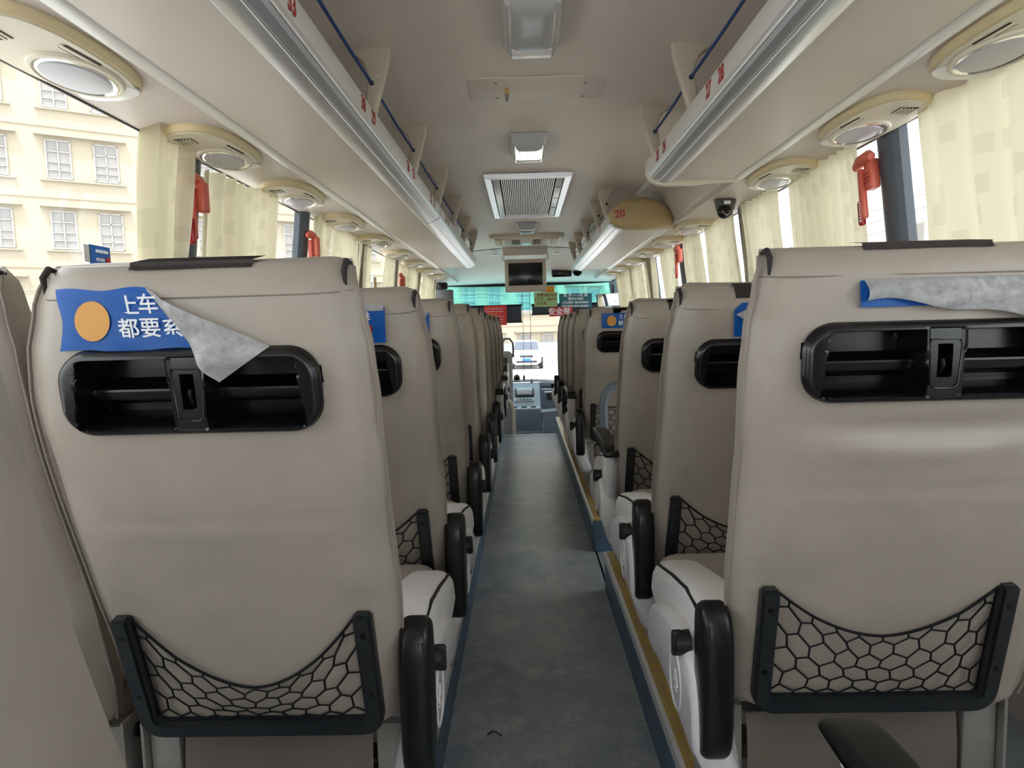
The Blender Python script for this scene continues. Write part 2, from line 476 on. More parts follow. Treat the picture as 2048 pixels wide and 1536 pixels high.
# white car parked facing the bus
car = empty('car', (.05, 36.0, -.95), 'white car with blue number plate parked ahead of the bus', 'car')
bm = bmesh.new()
def carfn(a, b):
    return None
prof = [(-2.05, .30), (-2.12, .48), (-2.10, .72), (-1.95, .86), (-1.0, .98), (-.25, 1.46), (.35, 1.52), (1.2, 1.46), (1.85, 1.02), (2.1, .95), (2.15, .5), (2.05, .28)]
vsb = prism(bm, prof, 'x', -.86, .86)
for v in bm.verts:
    if v.co.z > 1.0: v.co.x *= lerp(1, .76, (v.co.z - 1.0) / .5)
    if v.co.y < -1.9: v.co.x *= .9
bmesh.ops.recalc_face_normals(bm, faces=bm.faces)
bmesh.ops.bevel(bm, geom=[e for e in bm.edges if e.calc_face_angle(0) > R(40)], offset=.07, segments=3, affect='EDGES')
obj('body', finish(bm, 'car_white'), car)
def quad(m, pts, th=.01):
    bm = bmesh.new(); p = [Vector(q) for q in pts]
    n = (p[1] - p[0]).cross(p[2] - p[0]).normalized() * th
    A = [bm.verts.new(q) for q in p]; B = [bm.verts.new(q + n) for q in p]; k = len(p)
    bm.faces.new(A); bm.faces.new(B)
    for i in range(k): bm.faces.new((A[i], A[(i + 1) % k], B[(i + 1) % k], B[i]))
    return finish(bm, m, False)
obj('windscreen', quad('car_glass', [(-.70, -.97, 1.02), (.70, -.97, 1.02), (.60, -.33, 1.43), (-.60, -.33, 1.43)], .012), car)
for s in (-1, 1):
    obj('headlamp', boxm('headlamp', (s * .62, -2.02, .74), (.30, .16, .16), .05), car)
    obj('wing_mirror', boxm('car_white', (s * .95, -.75, 1.02), (.18, .1, .13), .04), car)
    for y in (-1.35, 1.35):
        bm = bmesh.new(); bmesh.ops.create_cone(bm, cap_ends=True, segments=24, radius1=.31, radius2=.31, depth=.2, matrix=Matrix.Translation((s * .78, y, .31)) @ Matrix.Rotation(R(90), 4, 'Y'))
        obj('wheel', finish(bm, 'tyre'), car)
obj('grille', boxm('dash_black', (0, -2.09, .70), (.7, .06, .12), .02), car)
obj('bumper_intake', boxm('dash_black', (0, -2.10, .42), (1.1, .06, .12), .03), car)
obj('number_plate', boxm('plate_blue', (0, -2.14, .53), (.44, .02, .15), .005), car)

# ================================================================== FRONT END
# dome between ceiling and windscreen
bm = bmesh.new()
def domefn(a, b):
    x = lerp(-1.12, 1.12, a)
    y = lerp(7.48, YW - .02 - .28 * (abs(x) / 1.12) ** 2.5, b)
    zt = ceil_z(max(-.8, min(.8, x))) - (max(0, abs(x) - .75) * .75)
    zb = 1.875 - .03 * (x / 1.12) ** 2
    return (x, y, lerp(zt, zb, sstep(b) * .55 + b * .45))
grid(bm, domefn, 28, 14)
structure(obj('ceiling_dome', finish(bm, 'panel')))
structure(obj('trim_dome_edge', tubem('blackmat', [(x / 10, 7.485, ceil_z(x / 10) - .002) for x in range(-8, 9)], .004)))
# windscreen: wrapped glass, film band at the top
def wsx(a): return lerp(-1.24, 1.24, a)
def wsy(x, z): return YW - .42 * (abs(x) / 1.24) ** 3 + .12 * (1.85 - z)
bm = bmesh.new(); grid(bm, lambda a, b: (wsx(a), wsy(wsx(a), lerp(.45, 1.86, b)), lerp(.45, 1.86, b)), 24, 4)
structure(obj('window_windscreen', finish(bm, 'glass')))
bm = bmesh.new(); grid(bm, lambda a, b: (wsx(a), wsy(wsx(a), lerp(1.50, 1.835, b)) - .012, lerp(1.50, 1.835, b)), 24, 4)
tag(obj('tint_film', finish(bm, 'film')), 'turquoise sun-tint film across the top of the windscreen', 'tint film')
structure(obj('trim_windscreen_header', tubem('blackmat', [(wsx(i / 20), wsy(wsx(i / 20), 1.86) - .03, 1.858) for i in range(21)], .024)))
for s in (-1, 1):
    bm = bmesh.new()
    prism(bm, [(s * 1.16, 8.60), (s * 1.26, 8.60), (s * 1.26, 8.85), (s * 1.18, 8.75)], 'z', -.5, 1.9)
    structure(obj('trim_front_post_%s' % ('left' if s < 0 else 'right'), finish(bm, 'pillar', False)))
structure(obj('wall_front', boxm('dash', (0, YW + .25, -.05), (2.5, .05, 1.0))))

# roller blinds
def blind(name, x0, x1, zt, zb, yb, label, drop=0.):
    r = empty(name, ((x0 + x1) / 2, yb, zt), label, 'blind')
    w = x1 - x0
    bm = bmesh.new()
    grid(bm, lambda a, b: (lerp(-w / 2, w / 2, a), .01 * math.sin(b * 3 + a * 4), lerp(0, zb - zt - drop * a, b)), 10, 6)
    bmesh.ops.solidify(bm, geom=list(bm.faces), thickness=.004)
    obj('fabric', finish(bm, 'grey_blind'), r)
    obj('bottom_bar', tubem('black', [(-w / 2 - .01, 0, zb - zt), (w / 2 + .01, 0, zb - zt - drop)], .011), r)
    obj('roller', tubem('black', [(-w / 2 - .01, 0, 0), (w / 2 + .01, 0, 0)], .014), r)
    return r
blind('roller_blind', -1.02, -.075, 1.56, 1.32, 8.78, 'dark grey roller blind behind the red poster on the left', -.015)
blind('roller_blind', .07, 1.05, 1.56, 1.43, 8.80, 'dark grey roller blind behind the red safety-belt banner', -.01)

def signboard(name, c, w, h, m, label, th=.006, rotx=0.):
    r = tag(obj(name, boxm(m, (0, 0, 0), (w, th, h), .0)), label, 'sign'); r.location = c
    return r
def P(px, py, Y):   # where a sight line meets a vertical plane across the bus (only used for planning positions)
    return None
SY = 8.70
s1 = signboard('notice_sign', (.257, SY, 1.625), .313, .196, 'sign_green', 'pale green notice with brown lettering right of the monitor')
for i, tx in enumerate(('  贵重物品请自', '行保管，遗失概', '不负责。      ')):
    text('lettering', tx, .044, 'text_brown', (1, 0, 0), (0, 0, 1), (0, -.0045, .056 - i * .056), s1, .0012)
s2 = signboard('notice_sign', (.29, SY + .03, 1.765), .17, .08, 'sign_orange', 'small orange notice half hidden by the monitor')
text('lettering', '提示', .05, 'text_yellow', (1, 0, 0), (0, 0, 1), (.03, -.0045, 0), s2, .001)
s3 = signboard('route_sign', (.657, SY, 1.60), .44, .19, 'sign_teal', 'dark teal route sign with white lettering and phone numbers')
for i, (tx, sz) in enumerate((('连 平——河 源', .05), ('粤PU1600', .05), ('报警电话 18818332862', .036), ('投诉电话 0767-4332261', .036))):
    text('lettering', tx, sz, 'sticker_white', (1, 0, 0), (0, 0, 1), (0, -.0045, .072 - i * .049), s3, .001)
s4 = signboard('banner_sign', (.455, SY - .02, 1.455), .314, .12, 'sign_red', 'red banner with white safety-belt lettering under the green notice')
text('lettering', '安全带', .10, 'sticker_white', (1, 0, 0), (0, 0, 1), (-.02, -.0045, 0), s4, .002)
s5 = signboard('poster', (-.427, SY - .02, 1.428), .304, .264, 'sign_red', 'red poster with lines of small print on the left windscreen blind')
for i in range(6):
    mcol = 'text_yellow' if i == 2 else 'sticker_white'
    bm = bmesh.new()
    n = 9 if i != 2 else 6
    for k in range(n):
        for q in range(2):
            rbox(bm, (-.12 + k * .026 + .008 * q, -.0045, .09 - i * .036), (.005, .002, .014)); rbox(bm, (-.116 + k * .026, -.0045, .09 - i * .036 + (q - .5) * .012), (.014, .002, .003))
    obj('print_line', finish(bm, mcol, False), s5)

# monitor hanging from the dome
mo = empty('monitor', (-.015, 7.15, 2.10), 'beige fold-down monitor with dark screen hanging above the aisle', 'monitor')
obj('housing', boxm('monitor', (0, 0, -.275), (.455, .05, .36), .012, 3), mo)
obj('screen', boxm('screen', (0, -.026, -.26), (.375, .006, .245), .003), mo)
obj('mount_bracket', boxm('panel', (0, .07, .015), (.50, .12, .13), .01), mo)
for s in (-1, 1): obj('hinge_block', boxm('white_plastic', (s * .245, -.01, -.075), (.03, .06, .085), .006), mo)
obj('button_strip', boxm('dash_grey', (0, -.0265, -.435), (.05, .004, .012), .002), mo)
# round dome lamps
for x in (-.37, .36):
    bm = bmesh.new(); bmesh.ops.create_uvsphere(bm, u_segments=20, v_segments=8, radius=.05)
    for v in bm.verts: v.co.z *= .3
    o = tag(obj('spot_lamp', finish(bm, 'white_plastic')), 'small round white lamp %s the monitor on the dome' % ('left of' if x < 0 else 'right of'), 'lamp', 'dome lamps')
    o.location = (x, 7.62, 2.115)
# digital clock panel and speaker on the header
ck = empty('clock_panel', (.46, 8.42, 1.955), 'black oblong clock panel right of the monitor', 'clock')
obj('case', boxm('glassy_black', (0, 0, 0), (.26, .05, .115), .02, 3), ck); obj('display', boxm('screen', (0, -.026, 0), (.2, .004, .07), .002), ck)
bm = bmesh.new()
bmesh.ops.create_cone(bm, cap_ends=True, segments=32, radius1=.062, radius2=.055, depth=.03, matrix=Matrix.Translation((.665, 8.42, 1.96)) @ Matrix.Rotation(R(90), 4, 'X'))
bmesh.ops.create_cone(bm, cap_ends=True, segments=24, radius1=.03, radius2=.02, depth=.03, matrix=Matrix.Translation((.665, 8.40, 1.96)) @ Matrix.Rotation(R(90), 4, 'X'))
tag(obj('round_speaker', finish(bm, 'glassy_black')), 'round black speaker beside the clock panel', 'speaker')
# interior mirror on the right
im = empty('interior_mirror', (1.045, 8.3, 1.58), 'rectangular interior mirror at the right end of the windscreen', 'mirror')
bm = bmesh.new(); rbox(bm, (0, .012, 0), (.31, .02, .17), .008); obj('mirror_back', finish(bm, 'black'), im)
obj('mirror_glass', boxm('mirror', (0, -.001, 0), (.295, .006, .155), .002), im)
obj('arm', tubem('black', [(.15, .02, .02), (.22, .03, .04), (.24, .03, .25)], .01), im)
im.rotation_euler = (R(-6), R(-3), R(14))
# ticket machine / driver camera on the left
tm = empty('card_reader', (-1.06, 8.15, 1.655), 'grey box with a black camera on top at the left front pillar', 'device')
obj('case', boxm('box_grey', (0, 0, 0), (.26, .09, .20), .012), tm)
obj('camera_head', boxm('black', (.0, -.01, .15), (.13, .08, .09), .025, 3), tm); obj('bracket', boxm('black', (-.12, .02, .1), (.1, .04, .25), .01), tm)
bm = bmesh.new(); bmesh.ops.create_cone(bm, cap_ends=True, segments=20, radius1=.03, radius2=.026, depth=.03, matrix=Matrix.Translation((0, -.06, .15)) @ Matrix.Rotation(R(90), 4, 'X')); obj('lens', finish(bm, 'glassy_black'), tm)
# hanging blind cords with tassels
for x, yv, z1, z0 in ((-.062, 8.66, 1.80, .62), (.04, 8.67, 1.80, .56)):
    cd = empty('blind_cord', (x, yv, z1), 'thin hanging cord with a dark tassel, %s of the windscreen pair' % ('left one' if x < 0 else 'right one'), 'cord', 'windscreen cords')
    obj('cord', tubem('blackmat', [(0, 0, 0), (.004, 0, (z0 - z1) * .5), (0, 0, z0 - z1)], .0032, 6), cd)
    obj('tassel', tubem('black', [(0, 0, z0 - z1), (0, 0, z0 - z1 - .03), (0, 0, z0 - z1 - .08)], [.004, .016, .012], 10), cd)

# dashboard and centre console
db = empty('dashboard', (0, 8.3, -.45), 'blue-grey dashboard and centre console below the windscreen', 'dashboard')
def dpart(name, m, c, s, r=.01, mtx=None, par=None):
    return obj(name, boxm(m, (c[0], c[1] - 8.3, c[2] + .45), s, r, 2, mtx), par or db)
bm = bmesh.new()
grid(bm, lambda a, b: (lerp(-1.15, 1.15, a), lerp(.15, .95, b), lerp(.985, .96, b) - .10 * max(0, lerp(-1.15, 1.15, a) - .1) ** 1 * (1 - b * .3)), 24, 4)
bmesh.ops.solidify(bm, geom=list(bm.faces), thickness=.05)
obj('top_shelf', finish(bm, 'dash_top'), db)
tilt = Matrix.Rotation(R(-48), 4, 'X')
obj('console_panel', prismm('dash_light', [(.17, .97), (.14, .97), (-.20, .70), (-.30, .69), (-.30, .66), (.17, .66)], 'x', -.34, .14, .008), db)
scr = obj('screen', boxm('dash_black', (-.06, -.005, .862), (.25, .155, .03), .012, 2, Matrix.Rotation(R(38.4), 4, 'X')), db)
obj('display', boxm('silver', (0, 0, 0), (.20, .115, .02), .004), scr, (-.06, -.017, .876), (R(38.4), 0, 0))
rad = obj('radio', boxm('silver', (-.07, -.115, .770), (.26, .05, .03), .01, 2, Matrix.Rotation(R(38.4), 4, 'X')), db)
for k in range(5): obj('button', boxm('dash_top', (-.16 + k * .045, -.122, .786), (.022, .012, .012), .003), rad)
for k in range(3): obj('switch', boxm('dash_top', (-.19 + k * .12, -.245, .702), (.07, .03, .018), .004), db)
obj('console_front', boxm('dash', (-.10, -.13, .53), (.50, .34, .27), .01), db)
cb = obj('console_box', boxm('dash_grey', (-.08, -.14, .20), (.46, .32, .42), .008), db)
obj('control_plate', boxm('dash_black', (-.12, -.302, .335), (.26, .014, .075), .006), cb)
for k in range(3): obj('knob', boxm('white_plastic', (-.13 + k * .045, -.312, .335 + .012 * (k % 2)), (.016, .014, .022), .004), cb)
obj('storage_slot', boxm('black', (-.12, -.302, .235), (.26, .012, .075), .004), cb)
obj('drawer', boxm('dash_grey', (-.12, -.304, .10), (.32, .014, .13), .006), cb)
obj('edge_strip', boxm('dash_light', (.155, -.30, .26), (.012, .03, .55), .004), cb)
# angled right wing
wing = [(.16, -.30), (.95, .10), (1.15, .10), (1.15, .40), (.16, .20)]
obj('wing_base', prismm('dash', wing, 'z', 0, .62, .006), db)
obj('wing_top', prismm('dash_light', [(.14, -.31), (.95, .085), (1.15, .09), (1.15, .5), (.14, .2)], 'z', .62, .65, .006), db)
obj('wing_bin', prismm('dash', [(.17, -.02), (.8, .2), (.8, .5), (.17, .5)], 'z', .65, .90, .01), db)
obj('bin_slot', boxm('dash_black', (.47, .065, .80), (.5, .06, .09), .02, 2, Matrix.Rotation(R(19), 4, 'Z')), db)
obj('bin_rail', tubem('silver', [(.2, -.03, .86), (.78, .17, .86)], .012), db)
wd = obj('wing_door', boxm('dash', (.60, -.087, .32), (.30, .012, .5), .005, 2, Matrix.Rotation(R(27), 4, 'Z')), db)
bm = bmesh.new(); bmesh.ops.create_cone(bm, cap_ends=True, segments=16, radius1=.012, radius2=.012, depth=.02, matrix=Matrix.Translation((.50, -.147, .50)) @ Matrix.Rotation(R(117), 4, 'Z') @ Matrix.Rotation(R(90), 4, 'Y'))
obj('lock', finish(bm, 'black'), wd)
# little black figure on the shelf: a phone holder
ph = empty('dash_ornament', (-.16, 8.62, .53), 'small black rounded gadget standing on the dashboard top', 'gadget')
bm = bmesh.new(); bmesh.ops.create_uvsphere(bm, u_segments=16, v_segments=10, radius=.045)
for v in bm.verts: v.co.z = v.co.z * 1.1 + .05
obj('body', finish(bm, 'black'), ph); obj('foot', boxm('silver', (0, -.0, .012), (.09, .07, .025), .008), ph)
# driver's seat and grab rail
ds = empty('driver_seat', (-.445, 7.75, -.45), 'grey and black driver seat with a grab loop on top', 'seat')
obj('backrest', boxm('seat_grey', (0, 0, 1.05), (.50, .12, .75), .05, 4), ds)
obj('dark_panel', boxm('dash_black', (.0, -.065, 1.05), (.38, .02, .6), .03, 3), ds)
obj('headrest', boxm('seat_grey', (0, 0, 1.50), (.30, .09, .20), .04, 3), ds)
obj('cushion', boxm('seat_grey', (-.10, .19, .55), (.30, .3, .14), .05, 3), ds)
obj('pedestal', boxm('dash_black', (-.10, .12, .24), (.26, .22, .48), .02), ds)
obj('grab_loop', tubem('rail_grey', [(.12, 0, 1.40), (.13, 0, 1.52), (.16, 0, 1.575), (.22, 0, 1.575), (.26, 0, 1.52), (.262, 0, 1.35)], .014, 10), ds)
gr = empty('grab_rail', (-.215, 7.62, -.45), 'beige curved grab rail with a lower panel beside the driver area', 'rail')
obj('tube', tubem('cream_light', [(.02, 0, 0), (.02, 0, .72), (0, 0, .80), (-.05, 0, .85), (-.14, 0, .86), (-.4, 0, .86)], .022, 12), gr)
obj('panel', boxm('seat_grey', (-.2, -.0, .40), (.40, .02, .62), .008), gr)
# chrome reversing mirror post seen between seats at far left: folded tour-guide seat handle
tg = empty('guide_handle', (-.275, 7.55, .0), 'white bracket with a black tip beside the front left seat', 'bracket')
obj('frame', tubem('white_plastic', [(-.06, 0, -.45), (-.04, 0, .30), (-.04, 0, .82), (.03, 0, .84), (.03, 0, .55), (0, 0, .35)], .012, 8), tg)
obj('grip', boxm('black', (-.005, 0, .76), (.04, .04, .11), .012), tg)

# ================================================================== RACKS
rail_prof = [(.612, 1.868), (.602, 1.860), (.588, 1.859), (.572, 1.860), (.553, 1.8635), (.5515, 1.866), (.5525, 1.867), (.549, 1.868), (.550, 1.870), (.546, 1.870),
             (.534, 1.8735), (.526, 1.878), (.527, 1.880), (.5235, 1.8805), (.5245, 1.8825), (.521, 1.883), (.522, 1.885), (.5155, 1.886), (.5135, 1.889), (.512, 1.894), (.510, 1.899)]
face_prof = [(.510, 1.899), (.508, 1.906), (.507, 1.925), (.5075, 1.948), (.511, 1.958), (.520, 1.963), (.530, 1.958), (.528, 1.91)]
def strip_mesh(prof, back, ya, yb, s, m):
    bm = bmesh.new(); prism(bm, [(s * p[0], p[1]) for p in prof + back], 'y', ya, yb)
    return finish(bm, m, True, angle=28)
def rack(name, s, ya, yb, label, seams=(), brackets=(), numbers=(), endcap=None, endtrim=False, xnum=1):
    r = empty(name, (s * .55, ya, 1.87), label, 'luggage rack')
    def put(nm, me, parent=None):
        o = obj(nm, me, parent or r); o.matrix_local = Matrix.Translation((-s * .55, -ya, -1.87)) if parent is None else Matrix.Identity(4); return o
    segs = [ya] + list(seams) + [yb]
    for a, b in zip(segs, segs[1:]):
        put('rail', strip_mesh(rail_prof, [(.53, 1.899), (.545, 1.885), (.565, 1.880), (.61, 1.878)], a + .002, b - .002, s, 'alu'))
        put('rail_face', strip_mesh(face_prof, [], a + .002, b - .002, s, 'alu_white'))
    for y in seams:
        put('seam_joint', strip_mesh([(p[0] - .0008, p[1] - .0005) for p in rail_prof[2:] + face_prof[:6]], [(.54, 1.94), (.545, 1.89), (.58, 1.88)], y - .003, y + .003, s, 'blackmat'))
    put('shelf_panel', prismm('panel', [(s * .608, 1.871), (s * .74, 1.868), (s * .88, 1.871), (s * .93, 1.874), (s * .93, 1.892), (s * .608, 1.888)], 'y', ya, yb))
    put('light_strip', prismm('alu_white', [(s * .872, 1.8705), (s * .880, 1.866), (s * .912, 1.866), (s * .918, 1.8705)], 'y', ya, yb, name='light_strip'))
    for y in brackets:
        zc = ceil_z(.47) + .004
        poly = [(.456, zc), (.592, zc - .004), (.586, zc - .022), (.562, zc - .034), (.545, zc - .050), (.535, zc - .075), (.532, zc - .10), (.540, 1.99), (.542, 1.95), (.512, 1.95), (.500, 1.99), (.462, zc - .05)]
        b = put('bracket', prismm('bracket_beige', [(s * p[0], p[1]) for p in poly], 'y', y - .016, y + .016, .007, 3))
        put('cable_tie', tubem('white_plastic', [(s * (.50 + .018 * math.cos(k)), y + .022 * math.sin(k), zc - .07 - .006 * k) for k in [i * .5 for i in range(13)]], .0014, 5), b)
        bm = bmesh.new(); bmesh.ops.create_uvsphere(bm, u_segments=10, v_segments=6, radius=.008, matrix=Matrix.Translation((s * .518, y - .017, 2.05))); put('rope_eyelet', finish(bm, 'black'), b)
    for (y, body) in numbers:
        t = obj('seat_number', text_mesh(body, .058, 'number_red', .0012), r)
        t.matrix_local = Matrix.Translation((-s * .55, -ya, -1.87)) @ basis((0, -s, 0), (0, 0, 1), (s * .5062, y, 1.925)) @ Matrix.Diagonal((.85, 1.0, 1, 1))
    if endtrim:
        path = [(.535, 1.985), (.512, 1.972), (.500, 1.945), (.501, 1.905), (.512, 1.880), (.545, 1.858), (.59, 1.850), (.70, 1.851), (.80, 1.859), (.90, 1.862), (.935, 1.868)]
        bm = bmesh.new()
        cz = (.72, 1.95)
        inner = [(lerp(p[0], cz[0], .06), p[1] + .02 if p[1] < 1.9 else lerp(p[1], cz[1], .06)) for p in path]
        prism(bm, [(s * p[0], p[1]) for p in path + inner[::-1]], 'y', yb - .012, yb + .014)
        put('end_trim', finish(bm, 'cream_light'))
        put('end_board', prismm('panel', [(s * p[0], p[1]) for p in [(.53, 1.96), (.512, 1.95), (.512, 1.90), (.53, 1.88), (.6, 1.868), (.93, 1.872), (.93, 1.89), (.6, 1.9), (.55, 1.93)]], 'y', yb - .01, yb + .004))
    if endcap:
        out = [(.502, 1.955), (.512, 1.915), (.545, 1.880), (.60, 1.862), (.75, 1.858), (.92, 1.862), (.918, 1.90), (.905, 1.94), (.87, 1.99), (.82, 2.025), (.75, 2.05), (.67, 2.052), (.60, 2.035), (.54, 2.0)]
        yc = ya if endcap == 'near' else yb
        sg = -1 if endcap == 'near' else 1
        bm = bmesh.new(); rings = []
        cx, czz = .71, 1.945
        for k, (f, dy) in enumerate(((1.0, .05), (1.0, -.03), (.985, -.045), (.95, -.055), (.8, -.066), (.5, -.074), (.2, -.077))):
            rings.append([bm.verts.new((s * lerp(cx, p[0], f), yc + dy * (-sg) * -1 if sg > 0 else yc + dy, lerp(czz, p[1], f))) for p in out])
        n = len(out)
        for A, B in zip(rings, rings[1:]):
            for i in range(n): bm.faces.new((A[i], A[(i + 1) % n], B[(i + 1) % n], B[i]))
        bm.faces.new(rings[-1])
        put('end_cap', finish(bm, 'cap_beige', angle=50))
        if endcap == 'near':
            t = obj('seat_number', text_mesh('20', .065, 'number_red', .0015), r)
            t.matrix_local = Matrix.Translation((-s * .55, -ya, -1.87)) @ basis((1, -.12, .12), (-.12, -.1, 1), (s * .572, yc - .074, 1.945))
    return r
lb = [2.15 + .785 * k for k in range(6)]
rack('luggage_rack', -1, Y0, 6.45, 'long left overhead luggage rack with aluminium rail and red seat numbers', (3.71,), [.6, 1.36] + lb,
     [(1.37, '33'), (1.96, '30'), (2.09, '29'), (2.70, '26'), (2.83, '25'), (3.35, '22'), (3.48, '21'), (4.0, '18'), (4.13, '17')])
rack('luggage_rack', 1, Y0, 2.87, 'rear right overhead luggage rack with a beige end trim', (), [1.35, 2.19, 2.77],
     [(1.37, '31'), (1.82, '28'), (1.94, '27'), (2.53, '24'), (2.65, '23')], endtrim=True)
rack('luggage_rack', 1, 4.17, 7.1, 'front right overhead luggage rack with a beige rounded cap numbered 20', (), [4.33, 4.78, 5.6, 6.35, 7.05], [(4.6, '19'), (5.2, '16')], endcap='near')
# rounded noses at the front ends
for s, y in ((-1, 6.6), (1, 7.0)):
    pass
# rod bridging the gap of the right racks
tag(obj('grab_rod', tubem('bracket', [(.56, 2.80, 1.925), (.668, 4.28, 2.045)], .014, 12)), 'grey metal rod bridging the gap between the right racks', 'rod')
# blue ropes threaded through the brackets
for s, ys, lab in ((-1, [-.2, .6, 1.36] + lb, 'blue rope strung along the left luggage rack'), (1, [-.2, 1.35, 2.19, 2.77], 'blue rope strung along the rear right luggage rack')):
    pts = []
    for a, b in zip(ys, ys[1:]):
        for k in range(6):
            t = k / 6; pts.append((s * (.518 - .004 * math.sin(t * math.pi)), lerp(a, b, t), 2.05 - .012 * math.sin(t * math.pi)))
    pts.append((s * .518, ys[-1], 2.05))
    tag(obj('rope', tubem('rope', pts, .0048, 7)), lab, 'rope')
tag(obj('thin_cable', tubem('blackmat', [(.522 + .008 * math.sin(k), 4.4 + k * .22, 2.03 - .014 * abs(math.sin(k * 1.4))) for k in range(12)], .003, 6)), 'thin black cable strung along the front right luggage rack', 'cable')

# ---------------------------------------------------------------- overhead service units
def unit_meshes():
    L, Wd = .47, .205
    def outl(k, n, f=1.0, dx=0.):
        a = 2 * math.pi * k / n; c, s_ = math.cos(a), math.sin(a)
        e = 2 / 2.6
        x = abs(c) ** e * (1 if c > 0 else -1); y = abs(s_) ** e * (1 if s_ > 0 else -1)
        # near end squarer, far end rounder
        return (x * (Wd / 2) * f * (1 - .10 * max(0, y) ** 2), y * (L / 2) * (1 - (1 - f) * .45))
    n = 48
    bm = bmesh.new(); rings = []
    for f, z in ((1.0, .012), (1.0, -.012), (.985, -.024), (.94, -.034), (.88, -.037)):
        rings.append([bm.verts.new((*outl(k, n, f), z)) for k in range(n)])
    for A, B in zip(rings, rings[1:]):
        for i in range(n): bm.faces.new((A[i], A[(i + 1) % n], B[(i + 1) % n], B[i]))
    rim = finish(bm, 'cream')
    bm = bmesh.new(); rings = []
    for f, z in ((.885, -.034), (.86, -.040), (.5, -.043), (.02, -.044)):
        rings.append([bm.verts.new((*outl(k, n, f), z)) for k in range(n)])
    for A, B in zip(rings, rings[1:]):
        for i in range(n): bm.faces.new((A[i], A[(i + 1) % n], B[(i + 1) % n], B[i]))
    bm.faces.new(rings[-1])
    face = finish(bm, 'cream_light')
    def ell(cx, cy, rx_, ry, z0, prof, m):
        bm = bmesh.new(); rings = []
        for f, z in prof:
            rings.append([bm.verts.new((cx + rx_ * f * math.cos(2 * math.pi * k / 40), cy + ry * f * math.sin(2 * math.pi * k / 40), z0 + z)) for k in range(40)])
        for A, B in zip(rings, rings[1:]):
            for i in range(40): bm.faces.new((A[i], A[(i + 1) % 40], B[(i + 1) % 40], B[i]))
        bm.faces.new(rings[-1]); return finish(bm, m)
    ring = ell(0, .055, .074, .125, -.040, ((1, 0), (1, -.006), (.97, -.012), (.90, -.013), (.86, -.008), (.85, -.002), (.8, -.001)), 'cream_light')
    chrome = ell(0, .06, .064, .112, -.043, ((1, 0), (.98, -.008), (.90, -.010), (.86, -.004), (.5, -.003)), 'alu_bright')
    lens = ell(-.004, .058, .055, .094, -.045, ((1, 0), (1, -.004), (.95, -.009), (.6, -.014), (.2, -.016)), 'lens_grey')
    bm = bmesh.new(); rbox(bm, (0, 0, 0), (.05, .05, .004)); vent = finish(bm, 'dark_slot', False)
    bm = bmesh.new()
    for k in range(5): rbox(bm, (-.02 + k * .010, 0, -.003), (.0045, .046, .006))
    slats = finish(bm, 'cream_light', False)
    bm = bmesh.new(); rbox(bm, (0, 0, 0), (.018, .10, .004)); slot = finish(bm, 'dark_slot', False)
    plate = boxm('cream_light', (0, 0, -.0025), (.009, .11, .004), .001)
    white = ell(.0, .165, .072, .045, -.041, ((1, 0), (.96, -.004), (.6, -.006), (.1, -.007)), 'white_plastic')
    return dict(rim=rim, face=face, ring=ring, chrome=chrome, lens=lens, vent=vent, slats=slats, slot=slot, plate=plate, white=white)
UM = unit_meshes()
ordn = ['nearest', 'second', 'third', 'fourth', 'fifth', 'sixth', 'seventh', 'eighth', 'ninth', 'tenth']
UL = [1.41, 2.12, 2.83, 3.57, 4.34, 5.11, 5.85, 6.6, 7.3]
UR = [1.46, 2.05, 2.74, 4.12, 4.83, 5.49, 6.2, 6.9, 7.6]
for s, L, side in ((-1, UL, 'left'), (1, UR, 'right')):
    for i, y in enumerate(L):
        u = empty('service_unit', (s * 1.03, y, 1.868), 'cream oval reading-lamp unit, %s from the camera along the %s window line' % (ordn[i], side), 'overhead unit', 'overhead reading-lamp units')
        u.rotation_euler = (0, s * R(4), 0); u.scale.z = .72
        obj('rim', UM['rim'], u); obj('faceplate', UM['face'], u); rg = obj('lamp_ring', UM['ring'], u)
        obj('chrome_ring', UM['chrome'], rg); obj('lens', UM['lens'], u, label='grey frosted lens'); obj('white_insert', UM['white'], u)
        v = obj('air_vent', UM['vent'], u, (s * .02, -.155, -.0425)); obj('vent_slats', UM['slats'], v)
        sl = obj('slot', UM['slot'], u, (-s * .066, -.03, -.0415), (0, 0, R(4) * s)); obj('slot_bar', UM['plate'], sl)

# ---------------------------------------------------------------- ceiling fittings
def ceil_light(y0, y1, w, label, tilt=0):
    L = y1 - y0
    r = empty('ceiling_light', (0, (y0 + y1) / 2, 2.178), label, 'ceiling light', 'ceiling lights')
    bm = bmesh.new(); rbox(bm, (0, 0, -.006), (w + .004, L + .004, .018), .008, 3); obj('base', finish(bm, 'lens_grey'), r)
    bm = bmesh.new()
    def fn(a, b):
        x = lerp(-1, 1, a); y = lerp(-1, 1, b)
        e = max(abs(x), abs(y)); h = .040 * (1 - e ** 8) + .012 * (1 - abs(x) ** 4) * (1 - .7 * (y * .5 + .5)) * (1 - e ** 4)
        k = .06 * (abs(x) * abs(y)) ** 5
        return (x * w / 2 * (1 - k), y * L / 2 * (1 - k), -.012 - h)
    grid(bm, fn, 24, 28); obj('lens', finish(bm, 'lens', angle=60), r)
    for s in (-1, 1): obj('lens_rib', tubem('lens', [(s * w * .36, -L * .42, -.053), (s * w * .36, L * .42, -.050)], .004, 6), r)
    obj('end_reflector', boxm('white_plastic', (0, L * .36, -.050), (w * .7, L * .2, .012), .005), r)
    return r
ceil_light(1.78, 2.19, .185, 'large clear-lens ceiling light nearest the camera')
ceil_light(3.14, 3.52, .185, 'clear-lens ceiling light just behind the slatted vent')
ceil_light(5.75, 6.12, .185, 'small-looking ceiling light between the slatted vent and the twin air outlet')
